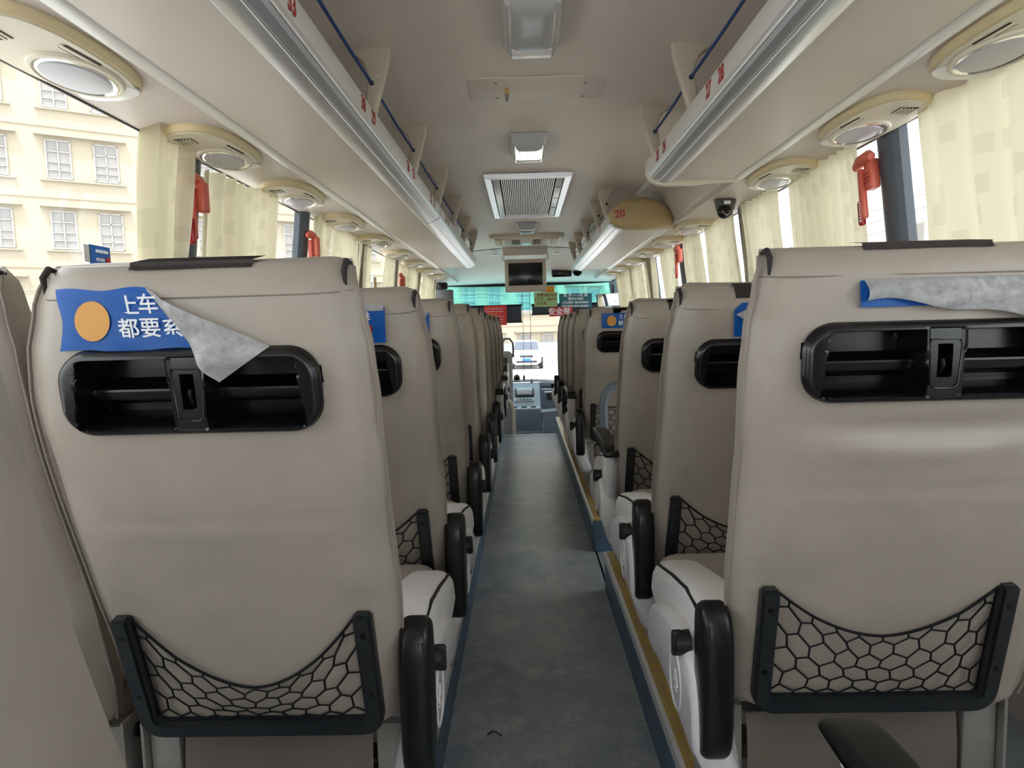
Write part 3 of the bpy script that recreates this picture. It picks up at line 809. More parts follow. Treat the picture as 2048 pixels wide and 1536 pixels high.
# patched plate with a little yellow plug
pp = empty('ceiling_plate', (.04, 2.58, 2.176), 'beige screwed-on patch plate with a yellow plug in the ceiling', 'plate')
obj('plate', boxm('ceiling', (0, 0, 0), (.56, .24, .006), .002), pp)
for x, y in ((-.17, .08), (-.17, -.08), (.17, .09), (.17, -.05)): obj('screw', boxm('bracket', (x, y, -.004), (.010, .010, .004), .002), pp)
obj('plug', tubem('yellow', [(-.13, -.02, -.002), (-.13, -.02, -.026)], .0085, 10), pp); obj('plug_tip', tubem('bracket', [(-.13, -.02, -.026), (-.13, -.02, -.05)], [.009, .006], 10), pp)
# slatted return-air vent
va = empty('air_vent', (0, 4.66, 2.176), 'large slatted return-air vent with aluminium frame in the ceiling', 'vent')
bm = bmesh.new()
W2, L2 = .27, .72
def frame_poly(w1, l1, z1, w2, l2, z2):
    A = [bm.verts.new((x * w1, y * l1, z1)) for x, y in ((-1, -1), (1, -1), (1, 1), (-1, 1))]
    B = [bm.verts.new((x * w2, y * l2, z2)) for x, y in ((-1, -1), (1, -1), (1, 1), (-1, 1))]
    for i in range(4): bm.faces.new((A[i], A[(i + 1) % 4], B[(i + 1) % 4], B[i]))
frame_poly(W2, L2, .0, W2 - .006, L2 - .006, -.022); frame_poly(W2 - .006, L2 - .006, -.022, W2 - .045, L2 - .045, -.024); frame_poly(W2 - .045, L2 - .045, -.024, W2 - .05, L2 - .05, -.004)
obj('frame', finish(bm, 'alu', False), va)
obj('duct_back', boxm('dark_slot', (0, 0, -.002), ((W2 - .05) * 2, (L2 - .05) * 2, .004)), va)
bm = bmesh.new()
for k in range(28):
    x = -.162 + k * .012
    rbox(bm, (x, 0, -.014), (.0055, 1.32, .014))
o = obj('slats', finish(bm, 'alu_white', False), va); o['kind'] = 'stuff'
for s in (-1, 1): obj('side_panel', boxm('alu_white', (s * .197, 0, -.014), (.042, 1.32, .012), .002), va)
for y in (-.4, -.05, .3): obj('latch', boxm('blackmat', (.197, y, -.0205), (.03, .006, .003)), va)
# twin outlet
tv = empty('air_outlet', (0, 6.62, 2.165), 'cream twin air outlet with perforated centre in the ceiling', 'vent'); tv.rotation_euler = (R(-5), 0, 0)
obj('base', boxm('cream_light', (0, 0, -.02), (.74, .42, .05), .02, 3), tv)
for s in (-1, 1):
    obj('duct_mouth', boxm('cap_beige', (s * .285, -.02, -.044), (.07, .30, .012), .01), tv)
    obj('flap', boxm('panel', (s * .20, -.02, -.047), (.10, .30, .010), .01), tv)
    bm = bmesh.new()
    for i in range(5):
        for j in range(5): rbox(bm, (s * (.075 + i * .020), -.10 + j * .045, -.046), (.011, .028, .006))
    o = obj('perforations', finish(bm, 'dark_slot', False), tv)
obj('centre_plate', boxm('white_plastic', (0, -.02, -.05), (.09, .26, .014), .008), tv)

# ---------------------------------------------------------------- CCTV dome camera
cc = empty('cctv_camera', (.985, 3.32, 1.868), 'dark dome security camera under the right side duct', 'camera')
bm = bmesh.new(); bmesh.ops.create_cone(bm, cap_ends=True, segments=32, radius1=.042, radius2=.055, depth=.05, matrix=Matrix.Translation((0, 0, -.028))); obj('housing', finish(bm, 'cctv_grey'), cc)
bm = bmesh.new(); bmesh.ops.create_uvsphere(bm, u_segments=24, v_segments=14, radius=.038, matrix=Matrix.Translation((-.008, -.016, -.058))); obj('eyeball', finish(bm, 'black'), cc)
bm = bmesh.new(); bmesh.ops.create_cone(bm, cap_ends=True, segments=24, radius1=.022, radius2=.02, depth=.012, matrix=Matrix.Translation((-.012, -.055, -.066)) @ Matrix.Rotation(R(90), 4, 'X')); obj('lens', finish(bm, 'glassy_black'), cc)
bm = bmesh.new()
for k in range(10):
    a = math.pi + k * math.pi / 9
    rbox(bm, (-.012 + .017 * math.cos(a), -.062, -.066 + .017 * math.sin(a)), (.003, .003, .003))
obj('led_ring', finish(bm, 'alu_white', False), cc)
obj('label_plate', boxm('paper', (-.005, -.0508, -.022), (.032, .003, .016)), cc)

# ---------------------------------------------------------------- emergency hammers
def hammer(s, y, z, label, rz=0., tilt=0.):
    r = empty('emergency_hammer', (s * (wallx(z) - .045), y, z), label, 'hammer', 'emergency hammers')
    r.rotation_euler = (R(tilt), 0, rz)
    m = 'red_plastic'
    hd = obj('holder', boxm(m, (s * .012, .0, -.01), (.035, .042, .10), .008, 3), r)
    for k in range(3): obj('rib', boxm('red_dark', (s * .012 - s * .019, .0, -.035 + k * .014), (.003, .030, .003)), hd)
    obj('handle', boxm(m, (-s * .006, .030, -.065), (.022, .024, .17), .008, 3), r)
    g = obj('grip', boxm('red_dark', (-s * .006, .046, -.125), (.022, .020, .085), .008, 3), r)
    for k in range(7): obj('tooth', boxm('sticker_white', (-s * .018, .034, -.155 + k * .010), (.003, .005, .006)), g)
    bm = bmesh.new(); tube(bm, [(-s * .004, -.034, .038), (-s * .004, -.02, .046), (-s * .004, .03, .048), (-s * .004, .062, .040), (-s * .004, .078, .036)], [.012, .019, .021, .015, .004], 12)
    obj('head', finish(bm, m), r)
    return r
hammer(-1, 2.13, 1.715, 'red emergency hammer on the nearest left window pillar', R(180), 0)
hammer(-1, 3.29, 1.70, 'red emergency hammer on the second left window pillar', R(180))
hammer(-1, 5.66, 1.69, 'small-looking red emergency hammer far along the left windows', R(180))
hammer(1, 2.19, 1.735, 'large red emergency hammer on the nearest right window pillar', 0, -10)
hammer(1, 4.80, 1.76, 'red emergency hammer between curtains far along the right windows', 0, -10)

# ---------------------------------------------------------------- curtains
def curtain(s, ya, yb, label, pleats=None, sweep=0., zb=.98, seed=0, amp=.014, gather=0., ztop=1.862, droop=0.):
    """hanging curtain between ya and yb; sweep shifts the bottom along the bus; gather pinches it"""
    n = max(24, int((yb - ya) * 130)); k = pleats or max(3, int((yb - ya) * 22))
    rnd = random.Random(seed)
    ph = [rnd.uniform(0, 6.28) for _ in range(4)]
    bm = bmesh.new()
    def fn(a, b):
        z = lerp(ztop, zb, b)
        if droop: z -= droop * (1 - b) * sstep((1 - a) * 1.6) * .9
        mid = (ya + yb) / 2
        g = 1 - gather * sstep(b * 1.4)
        y = mid + (lerp(ya, yb, a) - mid) * g + sweep * b ** 1.3
        am = amp * 1.35 * (1.0 + .35 * math.sin(a * 7 + ph[0]))
        x = wallx(z) - .026 + am * math.sin(2 * math.pi * k * a + ph[1] + .5 * math.sin(b * 2.2 + ph[2])) - .004 * math.sin(b * 9 + a * 11 + ph[3])
        return (s * (x), y, z)
    grid(bm, fn, n, 26)
    o = obj('curtain', finish(bm, 'curtain', angle=180)); tag(o, label, 'curtain', 'window curtains')
    return o
curtain(-1, 1.86, 2.06, 'bunched pale yellow curtain beside the nearest left window pillar', 3, .02, seed=1, amp=.022, gather=.15)
curtain(-1, 2.22, 2.80, 'patterned pale yellow curtain sagging from its rail behind the nearest left hammer', 7, .05, seed=2, amp=.02, gather=.12, droop=.05)
curtain(-1, 3.32, 3.56, 'narrow folded curtain behind the second left hammer', 2, .06, seed=3, amp=.025, gather=.3)
curtain(-1, 3.66, 4.2, 'finely pleated yellow curtain in the middle of the left windows', 14, .0, seed=4, amp=.006)
curtain(-1, 4.22, 4.58, 'patterned curtain just ahead of the finely pleated left one', 6, .03, seed=5, amp=.008)
curtain(-1, 5.02, 5.56, 'finely pleated curtain before the far left hammer', 12, 0, seed=6, amp=.006)
curtain(-1, 5.75, 5.98, 'narrow curtain just ahead of the far left hammer', 3, .04, seed=7, amp=.02, gather=.2)
curtain(-1, 6.1, 6.7, 'far left curtain, last but one before the front', 10, 0, seed=8, amp=.01)
curtain(-1, 6.9, 7.9, 'foremost left curtain near the front pillar', 12, .05, seed=9, amp=.014)
curtain(1, .75, 1.93, 'wide flat patterned curtain at the nearest right window', 9, .02, seed=11, amp=.008)
curtain(1, 2.26, 2.84, 'patterned curtain just ahead of the nearest right hammer', 9, .0, seed=12, amp=.012)
curtain(1, 2.96, 3.46, 'patterned curtain under the security camera', 7, .03, seed=13, amp=.010)
curtain(1, 3.58, 4.12, 'patterned curtain just ahead of the one under the security camera', 9, .0, seed=14, amp=.009)
curtain(1, 4.27, 4.66, 'narrow yellow curtain just before the far right hammer', 6, .0, seed=15, amp=.012)
curtain(1, 4.98, 5.46, 'pleated curtain just ahead of the far right hammer', 9, .0, seed=16, amp=.008)
curtain(1, 5.72, 6.12, 'bunched curtain beside the dark pillar far right', 4, .08, seed=17, amp=.02, gather=.2)
curtain(1, 6.35, 6.9, 'far right curtain, last but one before the front', 8, .03, seed=18, amp=.012)
curtain(1, 7.05, 7.95, 'foremost right curtain near the mirror', 9, .0, seed=19, amp=.02)
# sheer white liners seen in the gaps on the right and left
mat('liner', (.86, .86, .88), .8)
# stickers on the window glass
ws = empty('window_sticker', (-wallx(1.474) - .002, 1.724, 1.474), 'small blue sticker on the nearest left window pane', 'sticker')
obj('sheet', boxm('sticker_blue', (0, 0, 0), (.003, .085, .05)), ws)
obj('red_square', boxm('sticker_red', (.003, .03, -.012), (.003, .016, .018)), ws)
for k in range(6): obj('print_block', boxm('sticker_white', (.003, -.015 + k * .0085, .010), (.003, .005, .008)), ws)
for k in range(4): obj('print_block', boxm('sticker_white', (.003, -.015 + k * .0085, -.012), (.003, .005, .008)), ws)
obj('white_edge', boxm('paper', (0, -.052, 0), (.003, .024, .045)), ws)
we = empty('exit_label', (-wallx(1.5) - .002, 4.93, 1.50), 'tall white and blue exit label on a left window pane', 'sticker')
obj('sheet', boxm('paper', (0, 0, 0), (.003, .10, .34)), we); obj('blue_band', boxm('sticker_blue', (.003, 0, -.08), (.003, .06, .14)), we); obj('orange_band', boxm('sticker_orange', (.003, 0, .12), (.003, .06, .08)), we)

# ================================================================== SEATS
TB, TP = -.02, .79
def CV(t): return .040 * math.sin(math.pi * max(0., min(1., t / TP)) ** 2)
HW = [(TB, .205), (.01, .224), (.10, .235), (.30, .243), (.60, .244), (.67, .239), (.73, .227), (.77, .217), (TP, .210)]
TH = [(TB, .075), (.05, .10), (.35, .115), (.65, .12), (.755, .095), (TP, .08)]
TT0, TT1, TU = .564, .684, .181      # tray
def back_n(u, t, s, seed, crease):
    n = .012 * (1 - abs(s) ** 5) - .022 * abs(s) ** 14
    n += .0055 * noise.noise(Vector((u * 5 + seed, t * 4.5, seed * 1.7))) + .0028 * noise.noise(Vector((u * 8 + t * 3 + seed, t * 11, 3.1)))
    n += CV(t) + .006 * math.exp(-((t - .35) / .2) ** 2) * (1 - s * s)   # curved back
    # dents round the posts of the net frame
    for us in (-.19, .19):
        n -= .006 * math.exp(-((u - us) / .03) ** 2 - ((t - .25) / .035) ** 2)
    # horizontal panel lines
    n -= .0022 * math.exp(-((t - .42) / .006) ** 2) * (1 - s ** 4) + .0016 * math.exp(-((t - .37) / .005) ** 2) * (1 - s ** 4)
    if crease:
        tc = .518 + .35 * (u * u)
        n -= .012 * math.exp(-((t - tc) / .020) ** 2) * math.exp(-(u / .15) ** 4)
        n += .005 * math.exp(-((t - tc + .03) / .02) ** 2) * math.exp(-(u / .15) ** 4)
    return n
def tray_e(u, t, rc=.044):
    w, h = TU, (TT1 - TT0) / 2; t -= (TT0 + TT1) / 2
    du, dt = abs(u) - (w - rc), abs(t) - (h - rc)
    return rc - math.hypot(du, dt) if du > 0 and dt > 0 else min(w - abs(u), h - abs(t))
def edge_round(t):
    return .0 if t < .755 else ((t - .755) / .035) ** 2 * .022
def backrest_mesh(seed, crease=False):
    NU, NT = 40, 66
    bm = bmesh.new(); loops = []
    for j in range(NT + 1):
        t = lerp(TB, TP, j / NT); hw = pw(t, HW); T = pw(t, TH)
        er = edge_round(t) + (.02 * (1 - (t - TB) / .03) ** 2 if t < .005 else 0)
        lp = []
        for i in range(NU + 1):
            s = lerp(-1, 1, i / NU); u = hw * s
            lp.append(Vector((u, -(back_n(u, t, s, seed, crease) - er), t)))
        cv = -CV(t)
        wob = .003 * noise.noise(Vector((seed, t * 8, 9.)))
        lp += [Vector((hw + .007 + wob, .020 + er + cv, t)), Vector((hw - .002 + wob, T * .5 + cv, t)), Vector((hw - .022 + wob, T * .85 + cv, t))]
        for i in range(9):
            s = lerp(.84, -.84, i / 8)
            bol = .018 * abs(s) ** 3 - CV(t)
            lp.append(Vector((hw * s, T + bol - (er * .6), t)))
        lp += [Vector((-hw + .022 - wob, T * .85 + cv, t)), Vector((-hw + .002 - wob, T * .5 + cv, t)), Vector((-hw - .007 - wob, .020 + er + cv, t))]
        loops.append([bm.verts.new(p) for p in lp])
    n = len(loops[0])
    for j in range(NT):
        A, B = loops[j], loops[j + 1]
        t = lerp(TB, TP, (j + .5) / NT)
        for i in range(n):
            if i < NU:
                u = pw(t, HW) * lerp(-1, 1, (i + .5) / NU)
                if tray_e(u, t) > .0055: continue
            bm.faces.new((A[i], A[(i + 1) % n], B[(i + 1) % n], B[i]))
    bm.faces.new(loops[0]); bm.faces.new(loops[-1])
    return finish(bm, 'vinyl', angle=50)
def seam_mesh():
    bm = bmesh.new()
    for s in (-1, 1):
        tube(bm, [(s * (pw(t, HW) + .0075), .018 + edge_round(t) - CV(t), t) for t in [lerp(0, .78, k / 40) for k in range(41)]], .0022, 5)
    tube(bm, [(pw(.750, HW) * lerp(-1, 1, k / 20), -(back_n(pw(.750, HW) * lerp(-1, 1, k / 20), .750, lerp(-1, 1, k / 20), 1, False)) - .0008, .750) for k in range(0, 21)], .0012, 5)
    return finish(bm, 'seam')
def tab_mesh(s):
    bm = bmesh.new()
    if True:
        tube(bm, [(s * .212, .003, .752), (s * .212, .005, .778), (s * .212, .020, .788), (s * .214, .040, .782)], [.002, .0045, .005, .002], 8)
    return finish(bm, 'tab')
def tag_mesh(t0, t1, y1):
    bm = bmesh.new()
    def fn(a, b):
        u = lerp(-.088, .085, a); t = lerp(t0, t1, min(1, b * 2))
        y = -back_n(u, t, .2, 1, False) + edge_round(t) - .0015
        return (u, y - .001 + max(0, b * 2 - 1) * y1, t + (.0035 if b > .4 else 0))
    grid(bm, fn, 6, 8)
    bmesh.ops.solidify(bm, geom=list(bm.faces), thickness=.003)
    return finish(bm, 'velcro')
def cvn(t): return CV(t) + .010
def tray_mesh():
    NU, NT = 112, 44
    w, h = TU, (TT1 - TT0) / 2; tc = (TT0 + TT1) / 2; rc = .044
    bm = bmesh.new()
    def fn(a, b):
        # denser rows near the rim
        u = lerp(-w, w, a); t = lerp(-h, h, b)
        cx, cy = w - rc, h - rc
        du, dt = abs(u) - cx, abs(t) - cy
        if du > 0 and dt > 0:
            d = math.hypot(du, dt); m = max(du, dt)
            if d > 0: du, dt = du / d * m, dt / d * m
            u = math.copysign(cx + du, u); t = math.copysign(cy + dt, t)
            e = rc - math.hypot(du, dt)
        else: e = min(w - abs(u), h - abs(t))
        rim = .002 + .015 * math.sqrt(max(0., 1 - (1 - min(1., e / .012)) ** 2))
        # bays
        bw0, bw1 = .024, w - .020
        b_ = min(abs(u) - bw0 - .004 * (t / h), bw1 - abs(u) - .014 * (1 + t / h) * .5, h - .012 - abs(t))
        tt = t / h
        if tt > .12: D = .050
        elif tt > -.02: D = lerp(.014, .050, sstep((tt + .02) / .14))
        elif tt > -.28: D = .014 + .006 * (-.02 - tt) / .26
        else: D = lerp(.020, .050, sstep((-.28 - tt) / .22))
        n = rim - (D + .015) * sstep(b_ / .007) if b_ > 0 else rim
        if abs(u) < bw0 and e > .01:
            n = rim - .004 * sstep((bw0 - abs(u)) / .004)
            if abs(u) < .0095 and -.02 < t < .026: n -= .03
        return (u, -(n + .002 + cvn(tc + t)), tc + t)
    grid(bm, fn, NU, NT)
    return finish(bm, 'tray', angle=40)
def hook_mesh():
    tc = (TT0 + TT1) / 2
    bm = bmesh.new()
    tube(bm, [(0, .012 - cvn(tc), tc - .018), (0, -.006 - cvn(tc), tc - .016), (0, -.010 - cvn(tc), tc - .004), (0, -.008 - cvn(tc), tc + .004)], [.004, .004, .0035, .003], 8)
    # outline of the hook plate
    pts = [(x, -.0158 - cvn(tc + z), z + tc) for x, z in ((-.018, .034), (.018, .034), (.021, .028), (.018, -.032), (.012, -.038), (-.012, -.038), (-.018, -.032), (-.021, .028))]
    tube(bm, pts, .0012, 5, closed=True)
    return finish(bm, 'tray')
FW, FT0, FT1 = .208, .0, .245
def netframe_mesh():
    bm = bmesh.new()
    w = .030; d0, d1 = -.030, -.006
    # U outline as rounded path polygons (outer + inner)
    def arc(cx, cy, r, a0, a1, n=6): return [(cx + r * math.cos(R(lerp(a0, a1, k / n))), cy + r * math.sin(R(lerp(a0, a1, k / n)))) for k in range(n + 1)]
    ro, ri = .04, .012
    outer = [(-FW, FT1)] + arc(-FW + ro, FT0 + ro, ro, 180, 270) + arc(FW - ro, FT0 + ro, ro, 270, 360) + [(FW, FT1)]
    iw, it = FW - w, FT0 + w
    inner = [(iw, FT1)] + arc(iw - ri, it + ri, ri, 360, 270) + arc(-iw + ri, it + ri, ri, 270, 180) + [(-iw, FT1)]
    prism(bm, outer + inner, 'y', d0, d1)
    bmesh.ops.recalc_face_normals(bm, faces=bm.faces)
    bmesh.ops.bevel(bm, geom=[e for e in bm.edges if e.calc_face_angle(0) > R(45)], offset=.005, segments=2, affect='EDGES')
    for v in bm.verts: v.co.y -= CV(v.co.z)
    return finish(bm, 'frame_black')
def screw_mesh(s, t):
    bm = bmesh.new()
    if True:
            bmesh.ops.create_cone(bm, cap_ends=True, segments=12, radius1=.0055, radius2=.0045, depth=.004, matrix=Matrix.Translation((s * (FW - .015), -.031 - CV(t), t)) @ Matrix.Rotation(R(90), 4, 'X'))
    return finish(bm, 'black')
def net_mesh(seed, sag=.11, np_=10, nq=5, tight=False):
    rnd = random.Random(seed)
    iw = FW - .029; tb = FT0 + .028; tt = FT1 - .008
    bm = bmesh.new()
    def top(u):
        k = u / iw
        return tt - sag * (1 - abs(k) ** 1.8)
    jit = {}
    def pt(p, q):
        key = (round(p, 4), round(q, 4))
        if key not in jit: jit[key] = (rnd.uniform(-1, 1) * .0032, rnd.uniform(-1, 1) * .003)
        ju, jt = jit[key] if 0 < p < 1 and 0 < q < 1 else (0, 0)
        u = lerp(-iw, iw, p); t = lerp(tb, top(u), min(1, max(0, q)))
        edge = min(1, min(p, 1 - p) * 6)
        return Vector((u + ju, -(.016 + .014 * math.sin(math.pi * min(1, max(0, q)) * .8) * edge), t + jt * edge))
    r = .0019
    C = 2 * np_
    for j in range(nq):
        zz = []
        for i in range(C + 1):
            hi = (i + j) % 2
            q = (j + .5 + (.2 if hi else -.2)) / nq
            zz.append(pt(i / C, q))
        for a, b in zip(zz, zz[1:]): tube(bm, [a, b], r, 4, False)
        for i in range(C + 1):
            if (i + j) % 2 == 1:
                q2 = (j + 1 + .5 - .2) / nq if j + 1 < nq else 1.0
                tube(bm, [zz[i], pt(i / C, q2)], r, 4, False)
            elif j == 0: tube(bm, [zz[i], pt(i / C, 0.)], r, 4, False)
    tube(bm, [pt(k / 24, 1.0) for k in range(25)], .0026, 5)
    tube(bm, [pt(k / 24, .0) + Vector((0, 0, .003)) for k in range(25)], .003, 5)
    for p in (0., 1.): tube(bm, [pt(p, k / 8) for k in range(9)], .0026, 5)
    for v in bm.verts: v.co.y -= CV(v.co.z)
    return finish(bm, 'cord_black', angle=60)
def pillow(m, out, x0, x1, r, a, k=3, shift=None):
    """closed cushion-like solid from a smoothed side outline (y,z), rounded by r towards both faces"""
    pts = []; n = len(out)
    for i in range(n):
        p0, p1, p2, p3 = (Vector(out[(i + q) % n]) for q in (-1, 0, 1, 2))
        for q in range(k):
            t = q / k; pts.append(.5 * ((2 * p1) + (p2 - p0) * t + (2 * p0 - 5 * p1 + 4 * p2 - p3) * t * t + (3 * p1 - p0 - 3 * p2 + p3) * t ** 3))
    m_ = len(pts); area = sum(pts[i].x * pts[(i + 1) % m_].y - pts[(i + 1) % m_].x * pts[i].y for i in range(m_))
    nrm = []
    for i in range(m_):
        d = (pts[(i + 1) % m_] - pts[i - 1]).normalized(); v = Vector((-d.y, d.x)); nrm.append(v if area > 0 else -v)
    bm = bmesh.new(); rings = []
    prof = [(x0 + r * (1 - math.cos(q * math.pi / 8)), r * (1 - math.sin(q * math.pi / 8))) for q in range(5)] + [(x1 - r * (1 - math.cos(q * math.pi / 8)), r * (1 - math.sin(q * math.pi / 8))) for q in range(4, -1, -1)]
    for x, ins in prof:
        rings.append([bm.verts.new((a * (x + (shift(p.y) if shift else 0)), p.x + v.x * ins, p.y + v.y * ins)) for p, v in zip(pts, nrm)])
    for A, B in zip(rings, rings[1:]):
        for i in range(m_): bm.faces.new((A[i], A[(i + 1) % m_], B[(i + 1) % m_], B[i]))
    bm.faces.new(rings[0]); bm.faces.new(rings[-1])
    return finish(bm, m, angle=60)
def cushion_mesh():
    bm = bmesh.new(); rbox(bm, (0, .33, .405), (.455, .47, .15), .05, 4)
    return finish(bm, 'vinyl')
def bolster_mesh(a):
    # light side bolster of the cushion that shows past the armrest
    out = [(.065, .36), (.058, .44), (.075, .50), (.12, .53), (.20, .535), (.32, .515), (.48, .48), (.54, .43), (.53, .36), (.30, .335)]
    return pillow('vinyl_light', out, .150, .268, .034, a, 3)
def piping_mesh(a):
    pts = [(a * .258, .078, .36), (a * .258, .068, .44), (a * .258, .085, .492), (a * .258, .125, .520), (a * .258, .20, .525), (a * .258, .32, .505), (a * .258, .48, .470)]
    return tubem('blackmat', pts, .004, 6)
def shield_mesh(a):
    # aisle-side plastic cover with a rounded rear edge that narrows to the bottom
    out = [(-.012, .25), (-.022, .33), (-.005, .425), (.045, .468), (.15, .478), (.30, .452), (.40, .40), (.43, .32), (.40, .24), (.25, .20), (.08, .192), (.01, .205)]
    return pillow('shield', out, .232, .281 if a > 0 else .300, .022, a, 4, lambda z: -.036 * sstep((.33 - z) / .12))
def emblem_mesh(a):
    bm = bmesh.new()
    tube(bm, [(a * ((.281 if a > 0 else .300) - .036 * sstep((.33 - (.375 + .06 * math.sin(k * math.pi / 12))) / .12)), .12 + .045 * math.cos(k * math.pi / 12), .375 + .06 * math.sin(k * math.pi / 12)) for k in range(24)], .0022, 5, closed=True)
    tube(bm, [(a * (.281 if a > 0 else .300), .105, .365), (a * (.281 if a > 0 else .300), .12, .395), (a * (.281 if a > 0 else .300), .135, .365)], .002, 5); tube(bm, [(a * (.281 if a > 0 else .300), .11, .355), (a * (.281 if a > 0 else .300), .13, .355)], .002, 5)
    return finish(bm, 'shield')
def knob_mesh(a):
    bm = bmesh.new(); bmesh.ops.create_cone(bm, cap_ends=True, segments=18, radius1=.024, radius2=.020, depth=.028, matrix=Matrix.Translation((a * (.282 if a > 0 else .298), .075, .472)) @ Matrix.Rotation(a * R(90), 4, 'Y'))
    rbox(bm, (a * (.291 if a > 0 else .307), .075, .472), (.022, .012, .05), .005, 2)
    return finish(bm, 'blackmat')
def pad_down_mesh(a):
    # stowed armrest pad hanging beside the backrest
    out = [(-.034, .318), (-.050, .36), (-.055, .45), (-.052, .53), (-.036, .575), (-.005, .588), (.022, .57), (.030, .52), (.028, .38), (.014, .325), (-.010, .305)]
    return pillow('black', out, .238, .290, .014, a)
def pad_groove_mesh(a):
    bm = bmesh.new()
    for x in (.274, .280): tube(bm, [(a * x, y, z) for y, z in ((-.044, .345), (-.0525, .40), (-.0545, .45), (-.0525, .52), (-.043, .56))], .0022, 6)
    return finish(bm, 'blackmat')
def arm_up_mesh(a):
    bm = bmesh.new()
    tube(bm, [(a * .261, .045, .29), (a * .261, .02, .38), (a * .261, -.005, .48), (a * .261, -.02, .555), (a * .261, .0, .585), (a * .261, .12, .592), (a * .261, .30, .595)], [.026, .028, .029, .030, .027, .024, .020], 14)
    return finish(bm, 'shield')
def arm_pad_up_mesh(a):
    out = [(-.066, .572), (-.062, .598), (-.03, .618), (.10, .630), (.25, .634), (.32, .628), (.335, .614), (.30, .604), (.10, .600), (-.02, .580)]
    return pillow('black', out, .230, .292, .010, a)
def skirt_mesh():
    bm = bmesh.new()
    grid(bm, lambda a, b: (lerp(-.170, .170, a), .040 + .012 * math.cos((b - .5) * 2.6) * -1 + .004 * math.sin(a * 9), lerp(.175, .355, b)), 12, 8)
    bmesh.ops.solidify(bm, geom=list(bm.faces), thickness=.02)
    return finish(bm, 'vinyl')
def bracket_mesh(s):
    bm = bmesh.new(); rbox(bm, (s * .205, .05, .275), (.055, .04, .20), .005); rbox(bm, (s * .236, .06, .27), (.006, .09, .24), .002)
    return finish(bm, 'bracket')
def hinge_mesh(s):
    bm = bmesh.new(); tube(bm, [(s * .19, .055, .355), (s * .245, .055, .355)], .014, 10)
    return finish(bm, 'blackmat')
def leg_mesh(s):
    bm = bmesh.new(); rbox(bm, (s * .13, .22, .10), (.05, .07, .20), .006); rbox(bm, (s * .13, .22, .008), (.09, .32, .016), .005)
    return finish(bm, 'bracket')
def base_mesh():
    bm = bmesh.new(); rbox(bm, (0, .12, .20), (.40, .05, .05), .008); rbox(bm, (0, .42, .24), (.40, .05, .05), .008); rbox(bm, (0, .30, .31), (.42, .42, .03), .008)
    for s in (-1, 1): rbox(bm, (s * .19, .27, .24), (.03, .36, .06), .006)
    return finish(bm, 'bracket')

SM = dict(back=[backrest_mesh(1.3), backrest_mesh(4.1, True), backrest_mesh(7.7), backrest_mesh(11.2)], seam=seam_mesh(), tab={q: tab_mesh(q) for q in (-1, 1)}, tag=tag_mesh(.773, .791, .03), tag2=tag_mesh(.786, .792, .05), tray=tray_mesh(), hook=hook_mesh(),
          frame=netframe_mesh(), screws=[screw_mesh(q, t) for q in (-1, 1) for t in (.21, .09)], net=[net_mesh(1, .135, 9, 5), net_mesh(2, .085, 9, 5), net_mesh(3, .10, 9, 5), net_mesh(5, .015, 8, 6)],
          cushion=cushion_mesh(), skirt=skirt_mesh(), hinge={q: hinge_mesh(q) for q in (-1, 1)}, base=base_mesh(), br={s: bracket_mesh(s) for s in (-1, 1)}, leg={s: leg_mesh(s) for s in (-1, 1)},
          bolster={a: bolster_mesh(a) for a in (-1, 1)}, piping={a: piping_mesh(a) for a in (-1, 1)}, shield={a: shield_mesh(a) for a in (-1, 1)}, emblem={a: emblem_mesh(a) for a in (-1, 1)},
          knob={a: knob_mesh(a) for a in (-1, 1)}, pad={a: pad_down_mesh(a) for a in (-1, 1)}, groove={a: pad_groove_mesh(a) for a in (-1, 1)}, arm={a: arm_up_mesh(a) for a in (-1, 1)}, armpad={a: arm_pad_up_mesh(a) for a in (-1, 1)})

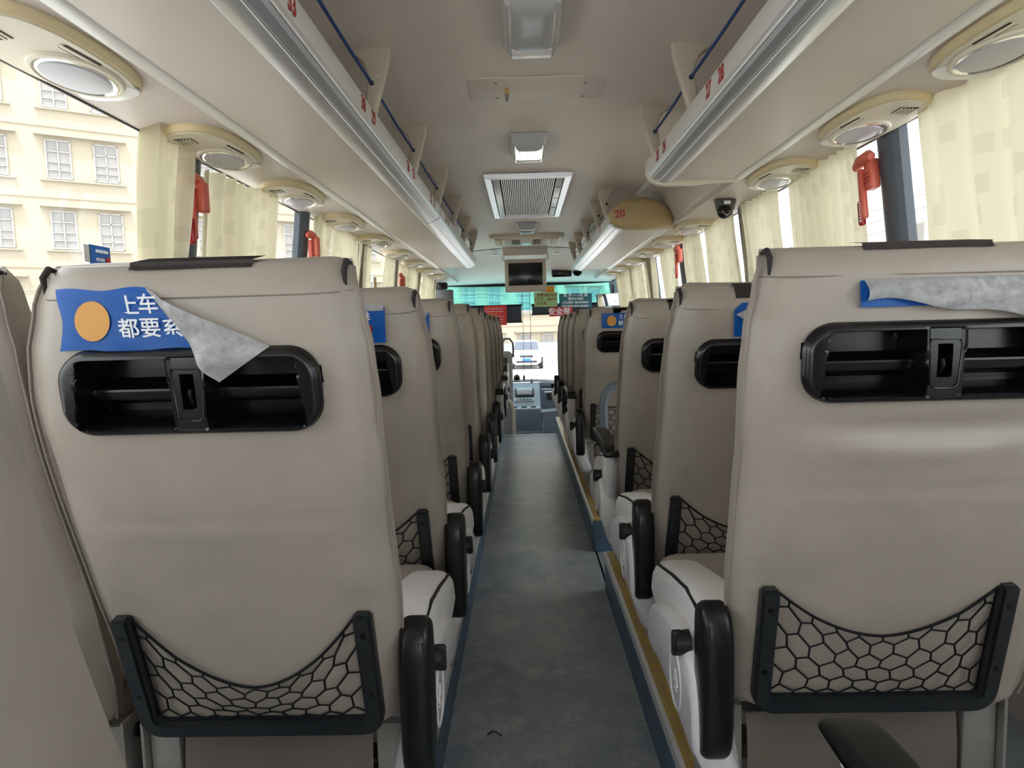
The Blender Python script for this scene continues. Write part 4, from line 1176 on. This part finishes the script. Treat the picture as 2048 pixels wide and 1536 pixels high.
def seat(x, y, rec, a, label, aisle=True, arm='down', back=2, net=2, tray=True, group=None, cush=1., wx=None, dx=0., ndx=0.):
    """a: direction (+1/-1 along x) in which the aisle lies"""
    r = empty('coach_seat', (x, y, PZ), label, 'seat', group or 'coach seats')
    piv = (0, 0, .395); ro = (R(rec), 0, 0)
    sx = wx or (1 if aisle else .85)
    def tp(nm, me, par=None, label=None):
        if par is None:
            flat = nm.startswith('net') and wx
            o = obj(nm, me, r, (piv[0] + (ndx if flat else dx), 0, piv[2]), ro, label); o.scale.x = 1 if flat else sx; return o
        return obj(nm, me, par, label=label)
    b = tp('backrest', SM['back'][back]); tp('piping', SM['seam'], b); [tp('corner_tab', SM['tab'][q], b) for q in (-1, 1)]; tp('velcro_strip', SM['tag2' if back in (0, 1) else 'tag'], b)
    if tray:
        t = tp('tray', SM['tray'], label='glossy black recessed plastic tray'); tp('coat_hook', SM['hook'], t)
    f = tp('net_frame', SM['frame']); [tp('screw', q, f) for q in SM['screws']]
    tp('net', SM['net'][net])
    c = obj('cushion', SM['cushion'], r); c.scale.x = sx; c.scale.y = cush
    obj('rear_skirt', SM['skirt'], r).scale.x = sx
    [setattr(obj('hinge', SM['hinge'][q], r), 'scale', (sx, 1, 1)) for q in (-1, 1)]; obj('seat_base', SM['base'], r).scale.x = sx
    for s in (-1, 1): obj('bracket', SM['br'][s], r).scale.x = sx; obj('leg', SM['leg'][s], r).scale.x = sx
    if aisle:
        bo = obj('side_bolster', SM['bolster'][a], r, label='pale side of the seat cushion'); obj('bolster_piping', SM['piping'][a], bo); bo.scale.y = cush
        sh = obj('side_shield', SM['shield'][a], r, label='light grey plastic side cover'); obj('emblem', SM['emblem'][a], sh); obj('recline_knob', SM['knob'][a], r)
        if arm == 'down':
            p = obj('armrest', SM['pad'][a], r, label='black armrest pad folded away'); obj('groove', SM['groove'][a], p)
        else:
            p = obj('armrest', SM['arm'][a], r, label='grey raised armrest with black pad'); obj('armrest_pad', SM['armpad'][a], p)
    return r
words = ['rear', 'first', 'second', 'third', 'fourth', 'fifth', 'sixth', 'seventh', 'eighth', 'ninth']
LX, RX, LWX, RWX = -.505, .535, -.977, 1.002
left_rows = [(.374, 14), (1.049, 12), (1.66, 16), (2.325, 14.5), (2.96, 8), (3.63, 5), (4.25, 11), (4.88, 13), (5.5, 12), (6.2, 7)]
right_rows = [(.36, 12), (1.09, 8), (1.755, 18), (2.465, 20), (3.77, 16), (4.49, 6), (5.15, 10), (5.8, 10), (6.45, 9)]
SEAT = {}
desc_l = {0: 'blurred beige seat edge at the far left, nearest the camera', 1: 'beige vinyl aisle seat with half-peeled blue sticker, nearest full seat left of the aisle',
          2: 'beige aisle seat, second left of the aisle, blue packet in its net', 3: 'beige aisle seat, third left of the aisle, red cap in its net'}
desc_r = {0: 'seat whose black armrest tip shows at the bottom right, nearest the camera', 1: 'large beige vinyl aisle seat at right with grey peeled strip above the tray',
          2: 'beige aisle seat, second right of the aisle, folded blue sticker corner', 3: 'beige aisle seat, third right of the aisle, with upright grey armrest',
          4: 'beige aisle seat, fourth right of the aisle, full blue sticker and handrail behind it'}
for i, (y, rec) in enumerate(left_rows):
    lab = desc_l.get(i, 'beige aisle seat in the %s row left of the aisle' % words[i])
    SEAT['L', i] = seat(LX, y, rec, 1, lab, True, 'up' if i in (7, 9) else 'down', 0 if i == 1 else (2 if i % 2 else 3), 0 if i == 1 else 2, cush=.6 if i == 0 else 1)
    lab = 'window seat left of the peeled-sticker seat, only its edge visible' if i == 1 else 'beige window seat in the %s row on the left' % words[i]
    if i > 0: SEAT['LW', i] = seat(LWX, y, rec, 1, lab, False, back=3, net=2)
for i, (y, rec) in enumerate(right_rows):
    lab = desc_r.get(i, 'beige aisle seat in the %s row right of the aisle' % words[i])
    SEAT['R', i] = seat(RX + (.03 if i == 0 else 0), y, rec, -1, lab, True, 'up' if i in (0, 3, 5) else 'down', 1 if i == 1 else (2 if i % 2 else 3), 1 if i == 1 else (3 if i == 4 else 2), cush=.6 if i == 0 else 1, wx=1.12 if i == 1 else None, dx=.030 if i == 1 else 0, ndx=.006)
    if i > 1: SEAT['RW', i] = seat(RWX, y, rec, -1, 'beige window seat in the %s row on the right' % words[i], False, back=3, net=2)

# ---------------------------------------------------------------- stickers on the seat backs
def stick_pt(u, t, n=0.):
    t -= .067
    hw = pw(t, HW); return Vector((u, -(back_n(u, t, u / hw, 2.0, False) + .0045 + n), t))
def sheet(m, poly_fn, nu, nv, th=.0006):
    bm = bmesh.new(); grid(bm, poly_fn, nu, nv); bmesh.ops.solidify(bm, geom=list(bm.faces), thickness=th)
    return finish(bm, m, angle=60)
def sticker(key, label, u0, u1, t0, t1, fold):
    r = SEAT[key]; rec = None
    for c in r.children:
        if c.name.startswith('backrest'): rec = c.rotation_euler.x
    def patch(nm, m, fn, nu, nv, par=None, th=.0006):
        o = obj(nm, sheet(m, fn, nu, nv, th), par if par is not None else r)
        if par is None: o.location = (.030 if key == ('R', 1) else 0, 0, .395); o.rotation_euler = (rec, 0, 0)
        return o
    return patch
def char(par, body, size, u, t, m='sticker_white', n=.0):
    p = stick_pt(u, t, .0026 + n)
    text('lettering', body, size, m, (1, 0, 0), (0, 0, 1), p, par, size * .010)
def disc(par, u, t, rad):
    bm = bmesh.new(); c = stick_pt(u, t, .0010)
    vs_ = [bm.verts.new(stick_pt(u + rad * math.cos(k * math.pi / 16), t + rad * 1.05 * math.sin(k * math.pi / 16), .0024)) for k in range(32)]
    bm.faces.new(vs_); obj('round_badge', finish(bm, 'sticker_orange', False), par, label='plain orange badge')
# row 1 left: right half torn loose and folded down
pt_ = sticker(('L', 1), '', 0, 0, 0, 0, None)
def f1(a, b):
    t = lerp(.750, .831, b) + .002 * math.sin(a * 9)
    ur = lerp(.008, -.054, b); u = lerp(-.177 + .006 * math.sin(b * 4), ur, a)
    return stick_pt(u, t, .0012 * math.sin(a * 14 + b * 5) * math.sin(b * 7))
st = pt_('sticker', 'sticker_blue', f1, 22, 14); st['label'] = 'crumpled blue seat-belt sticker with its right half peeled away'
def f1b(a, b):   # flap: crease line to free edge
    cr = Vector((lerp(-.054, .008, a), lerp(.831, .750, a))); fr = Vector((lerp(.116, .048, a), lerp(.752, .708, a)))
    p = cr.lerp(fr, b); lift = .006 + .024 * math.sin(b * 1.9) + .005 * math.sin(a * 5 + b * 6)
    return Vector((p.x, -(stick_pt(cr.x, cr.y).y * -1 + lift * min(1, b * 6)), p.y - .067))
pt_('peeled_flap', 'sticker_back', f1b, 10, 18, st)
for bdy, u, t in (('上', -.075, .808), ('车', -.049, .809), ('都', -.075, .778), ('要', -.046, .778), ('系', -.017, .776)): char(st, bdy, .029, u, t)
disc(st, -.126, .790, .025)
# row 1 right: folded over downwards along its whole length
pt_ = sticker(('R', 1), '', 0, 0, 0, 0, None)
st = pt_('sticker', 'sticker_blue', lambda a, b: stick_pt(lerp(-.118, .20, a), lerp(.772, .810, b)), 16, 5); st['label'] = 'blue sticker folded down, its dirty grey back showing'
def f2(a, b):
    u = lerp(-.114, .205, a); tb = lerp(.782, .742, sstep(a * .9)) + .004 * math.sin(a * 13)
    t = lerp(.812, tb, b) - .067
    return Vector((u, -(cvn(t) + .010 + .012 * math.sin(b * 2.4) + .004 * math.sin(a * 17 + b * 3)), t))
pt_('peeled_flap', 'sticker_back', f2, 30, 8, st)
# row 2 left
pt_ = sticker(('L', 2), '', 0, 0, 0, 0, None)
st = pt_('sticker', 'sticker_blue', lambda a, b: stick_pt(lerp(-.177, .150, a), lerp(.757, .832, b)), 12, 6); st['label'] = 'blue seat-belt sticker with a folded top edge'
pt_('folded_edge', 'sticker_back', lambda a, b: stick_pt(lerp(-.172, .148, a), lerp(.826, .838, b), .004), 8, 2, st)
def slogan(st):
    for k, c in enumerate('上车不分前后排'): char(st, c, .027, -.075 + k * .030, .811)
    for k, c in enumerate('都要系好安全带'): char(st, c, .027, -.075 + k * .030, .780, n=.001)
pt_('red_square', 'sticker_red', lambda a, b: stick_pt(lerp(.089, .121, a), lerp(.765, .795, b), .001), 2, 2, st); slogan(st); disc(st, -.126, .790, .025)
# row 3 left
pt_ = sticker(('L', 3), '', 0, 0, 0, 0, None)
def f3(a, b): return stick_pt(lerp(-.177, .147, a), lerp(.757, .832, b))
st = pt_('sticker', 'sticker_blue', f3, 12, 6); st['label'] = 'blue sticker with a folded right corner'
def f3b(a, b):
    p = Vector((.147, .832)).lerp(Vector((.08, .835)), a).lerp(Vector((.112, .785)), b); return stick_pt(p.x, p.y, .006)
pt_('peeled_corner', 'sticker_back', f3b, 6, 6, st)
# row 2 right: left corner folded over
pt_ = sticker(('R', 2), '', 0, 0, 0, 0, None)
st = pt_('sticker', 'sticker_blue', lambda a, b: stick_pt(lerp(-.095, .16, a), lerp(.757, .815 if a < .02 else .832, b)), 14, 6); st['label'] = 'blue sticker with its top edge folded over'
def f4(a, b):
    p = Vector((-.092, .808)).lerp(Vector((-.01, .842)), a).lerp(Vector((-.055, .785)).lerp(Vector((.10, .83)), a), b); return stick_pt(p.x, p.y, .010 * b + .004)
pt_('peeled_corner', 'sticker_back', f4, 8, 6, st); disc(st, -.045, .780, .02)
# row 4 right: flat
pt_ = sticker(('R', 4), '', 0, 0, 0, 0, None)
st = pt_('sticker', 'sticker_blue', lambda a, b: stick_pt(lerp(-.155, .170, a), lerp(.768, .846, b)), 12, 6); st['label'] = 'flat blue seat-belt sticker'
disc(st, -.10, .806, .026)
for k, bdy in enumerate('上车不分前后排'): char(st, bdy, .029, -.050 + k * .031, .825)
for k, bdy in enumerate('都要系好安全带'): char(st, bdy, .029, -.050 + k * .031, .792)
# row 1 left broken frame stays as the others; things stuffed in the nets
pk = empty('snack_packet', (LX + .075, 1.85 - .045, PZ + .43), 'dark navy packet tucked in the net of the second left seat', 'packet')
pk.rotation_euler = (R(20), 0, R(0))
obj('pouch', boxm('navy', (0, -.02, .0), (.10, .03, .09), .012, 3), pk); obj('print', boxm('sticker_white', (.02, -.0365, -.02), (.018, .002, .014)), pk)
cp = empty('bottle_cap', (LX + .155, 2.55 - .105, PZ + .56), 'red round cap poking out of the net of the third left seat', 'cap')
bm = bmesh.new(); bmesh.ops.create_cone(bm, cap_ends=True, segments=20, radius1=.024, radius2=.020, depth=.03, matrix=Matrix.Rotation(R(70), 4, 'X')); obj('cap', finish(bm, 'red_plastic'), cp)
lf = empty('leaflet', (RX - .02, 2.55 - .125, PZ + .60), 'white and purple leaflet in the net of the third right seat', 'leaflet')
lf.rotation_euler = (R(18), 0, 0)
obj('sheet', boxm('paper', (0, 0, .02), (.17, .004, .15), .0, 2), lf); obj('purple_print', prismm('navy', [(-.06, .02), (.08, .05), (.08, -.05), (.0, -.05)], 'y', -.004, -.002), lf)
tg2 = empty('tissue', (RX - .015, 2.55 - .10, PZ + .425), 'white tissue at the bottom of the net of the third right seat', 'tissue')
bm = bmesh.new(); bmesh.ops.create_icosphere(bm, subdivisions=3, radius=.035)
for v in bm.verts: v.co *= 1 + .35 * noise.noise(v.co * 40); v.co.y *= .5
obj('crumple', finish(bm, 'paper'), tg2)

# grab rail ahead of the mid door
hr = empty('handrail', (.388, 3.56, PZ), 'grey bent tube handrail standing at the middle door', 'handrail')
obj('tube', tubem('rail_grey', [(0, 0, 0), (0, 0, .63), (.01, 0, .69), (.04, 0, .73), (.09, 0, .745), (.62, 0, .745), (.70, 0, .69), (.72, 0, .62), (.72, 0, 0)], .024, 14), hr)
for x in (0, .72): obj('foot_flange', boxm('rail_grey', (x, 0, .006), (.09, .09, .012), .004), hr)
# litter on the aisle floor
tag(obj('hair_tie', tubem('black', [(-.19, 1.87, .004), (-.175, 1.885, .005), (-.16, 1.88, .004), (-.145, 1.865, .004)], .0022, 5)), 'short black string lying on the aisle floor', 'litter')
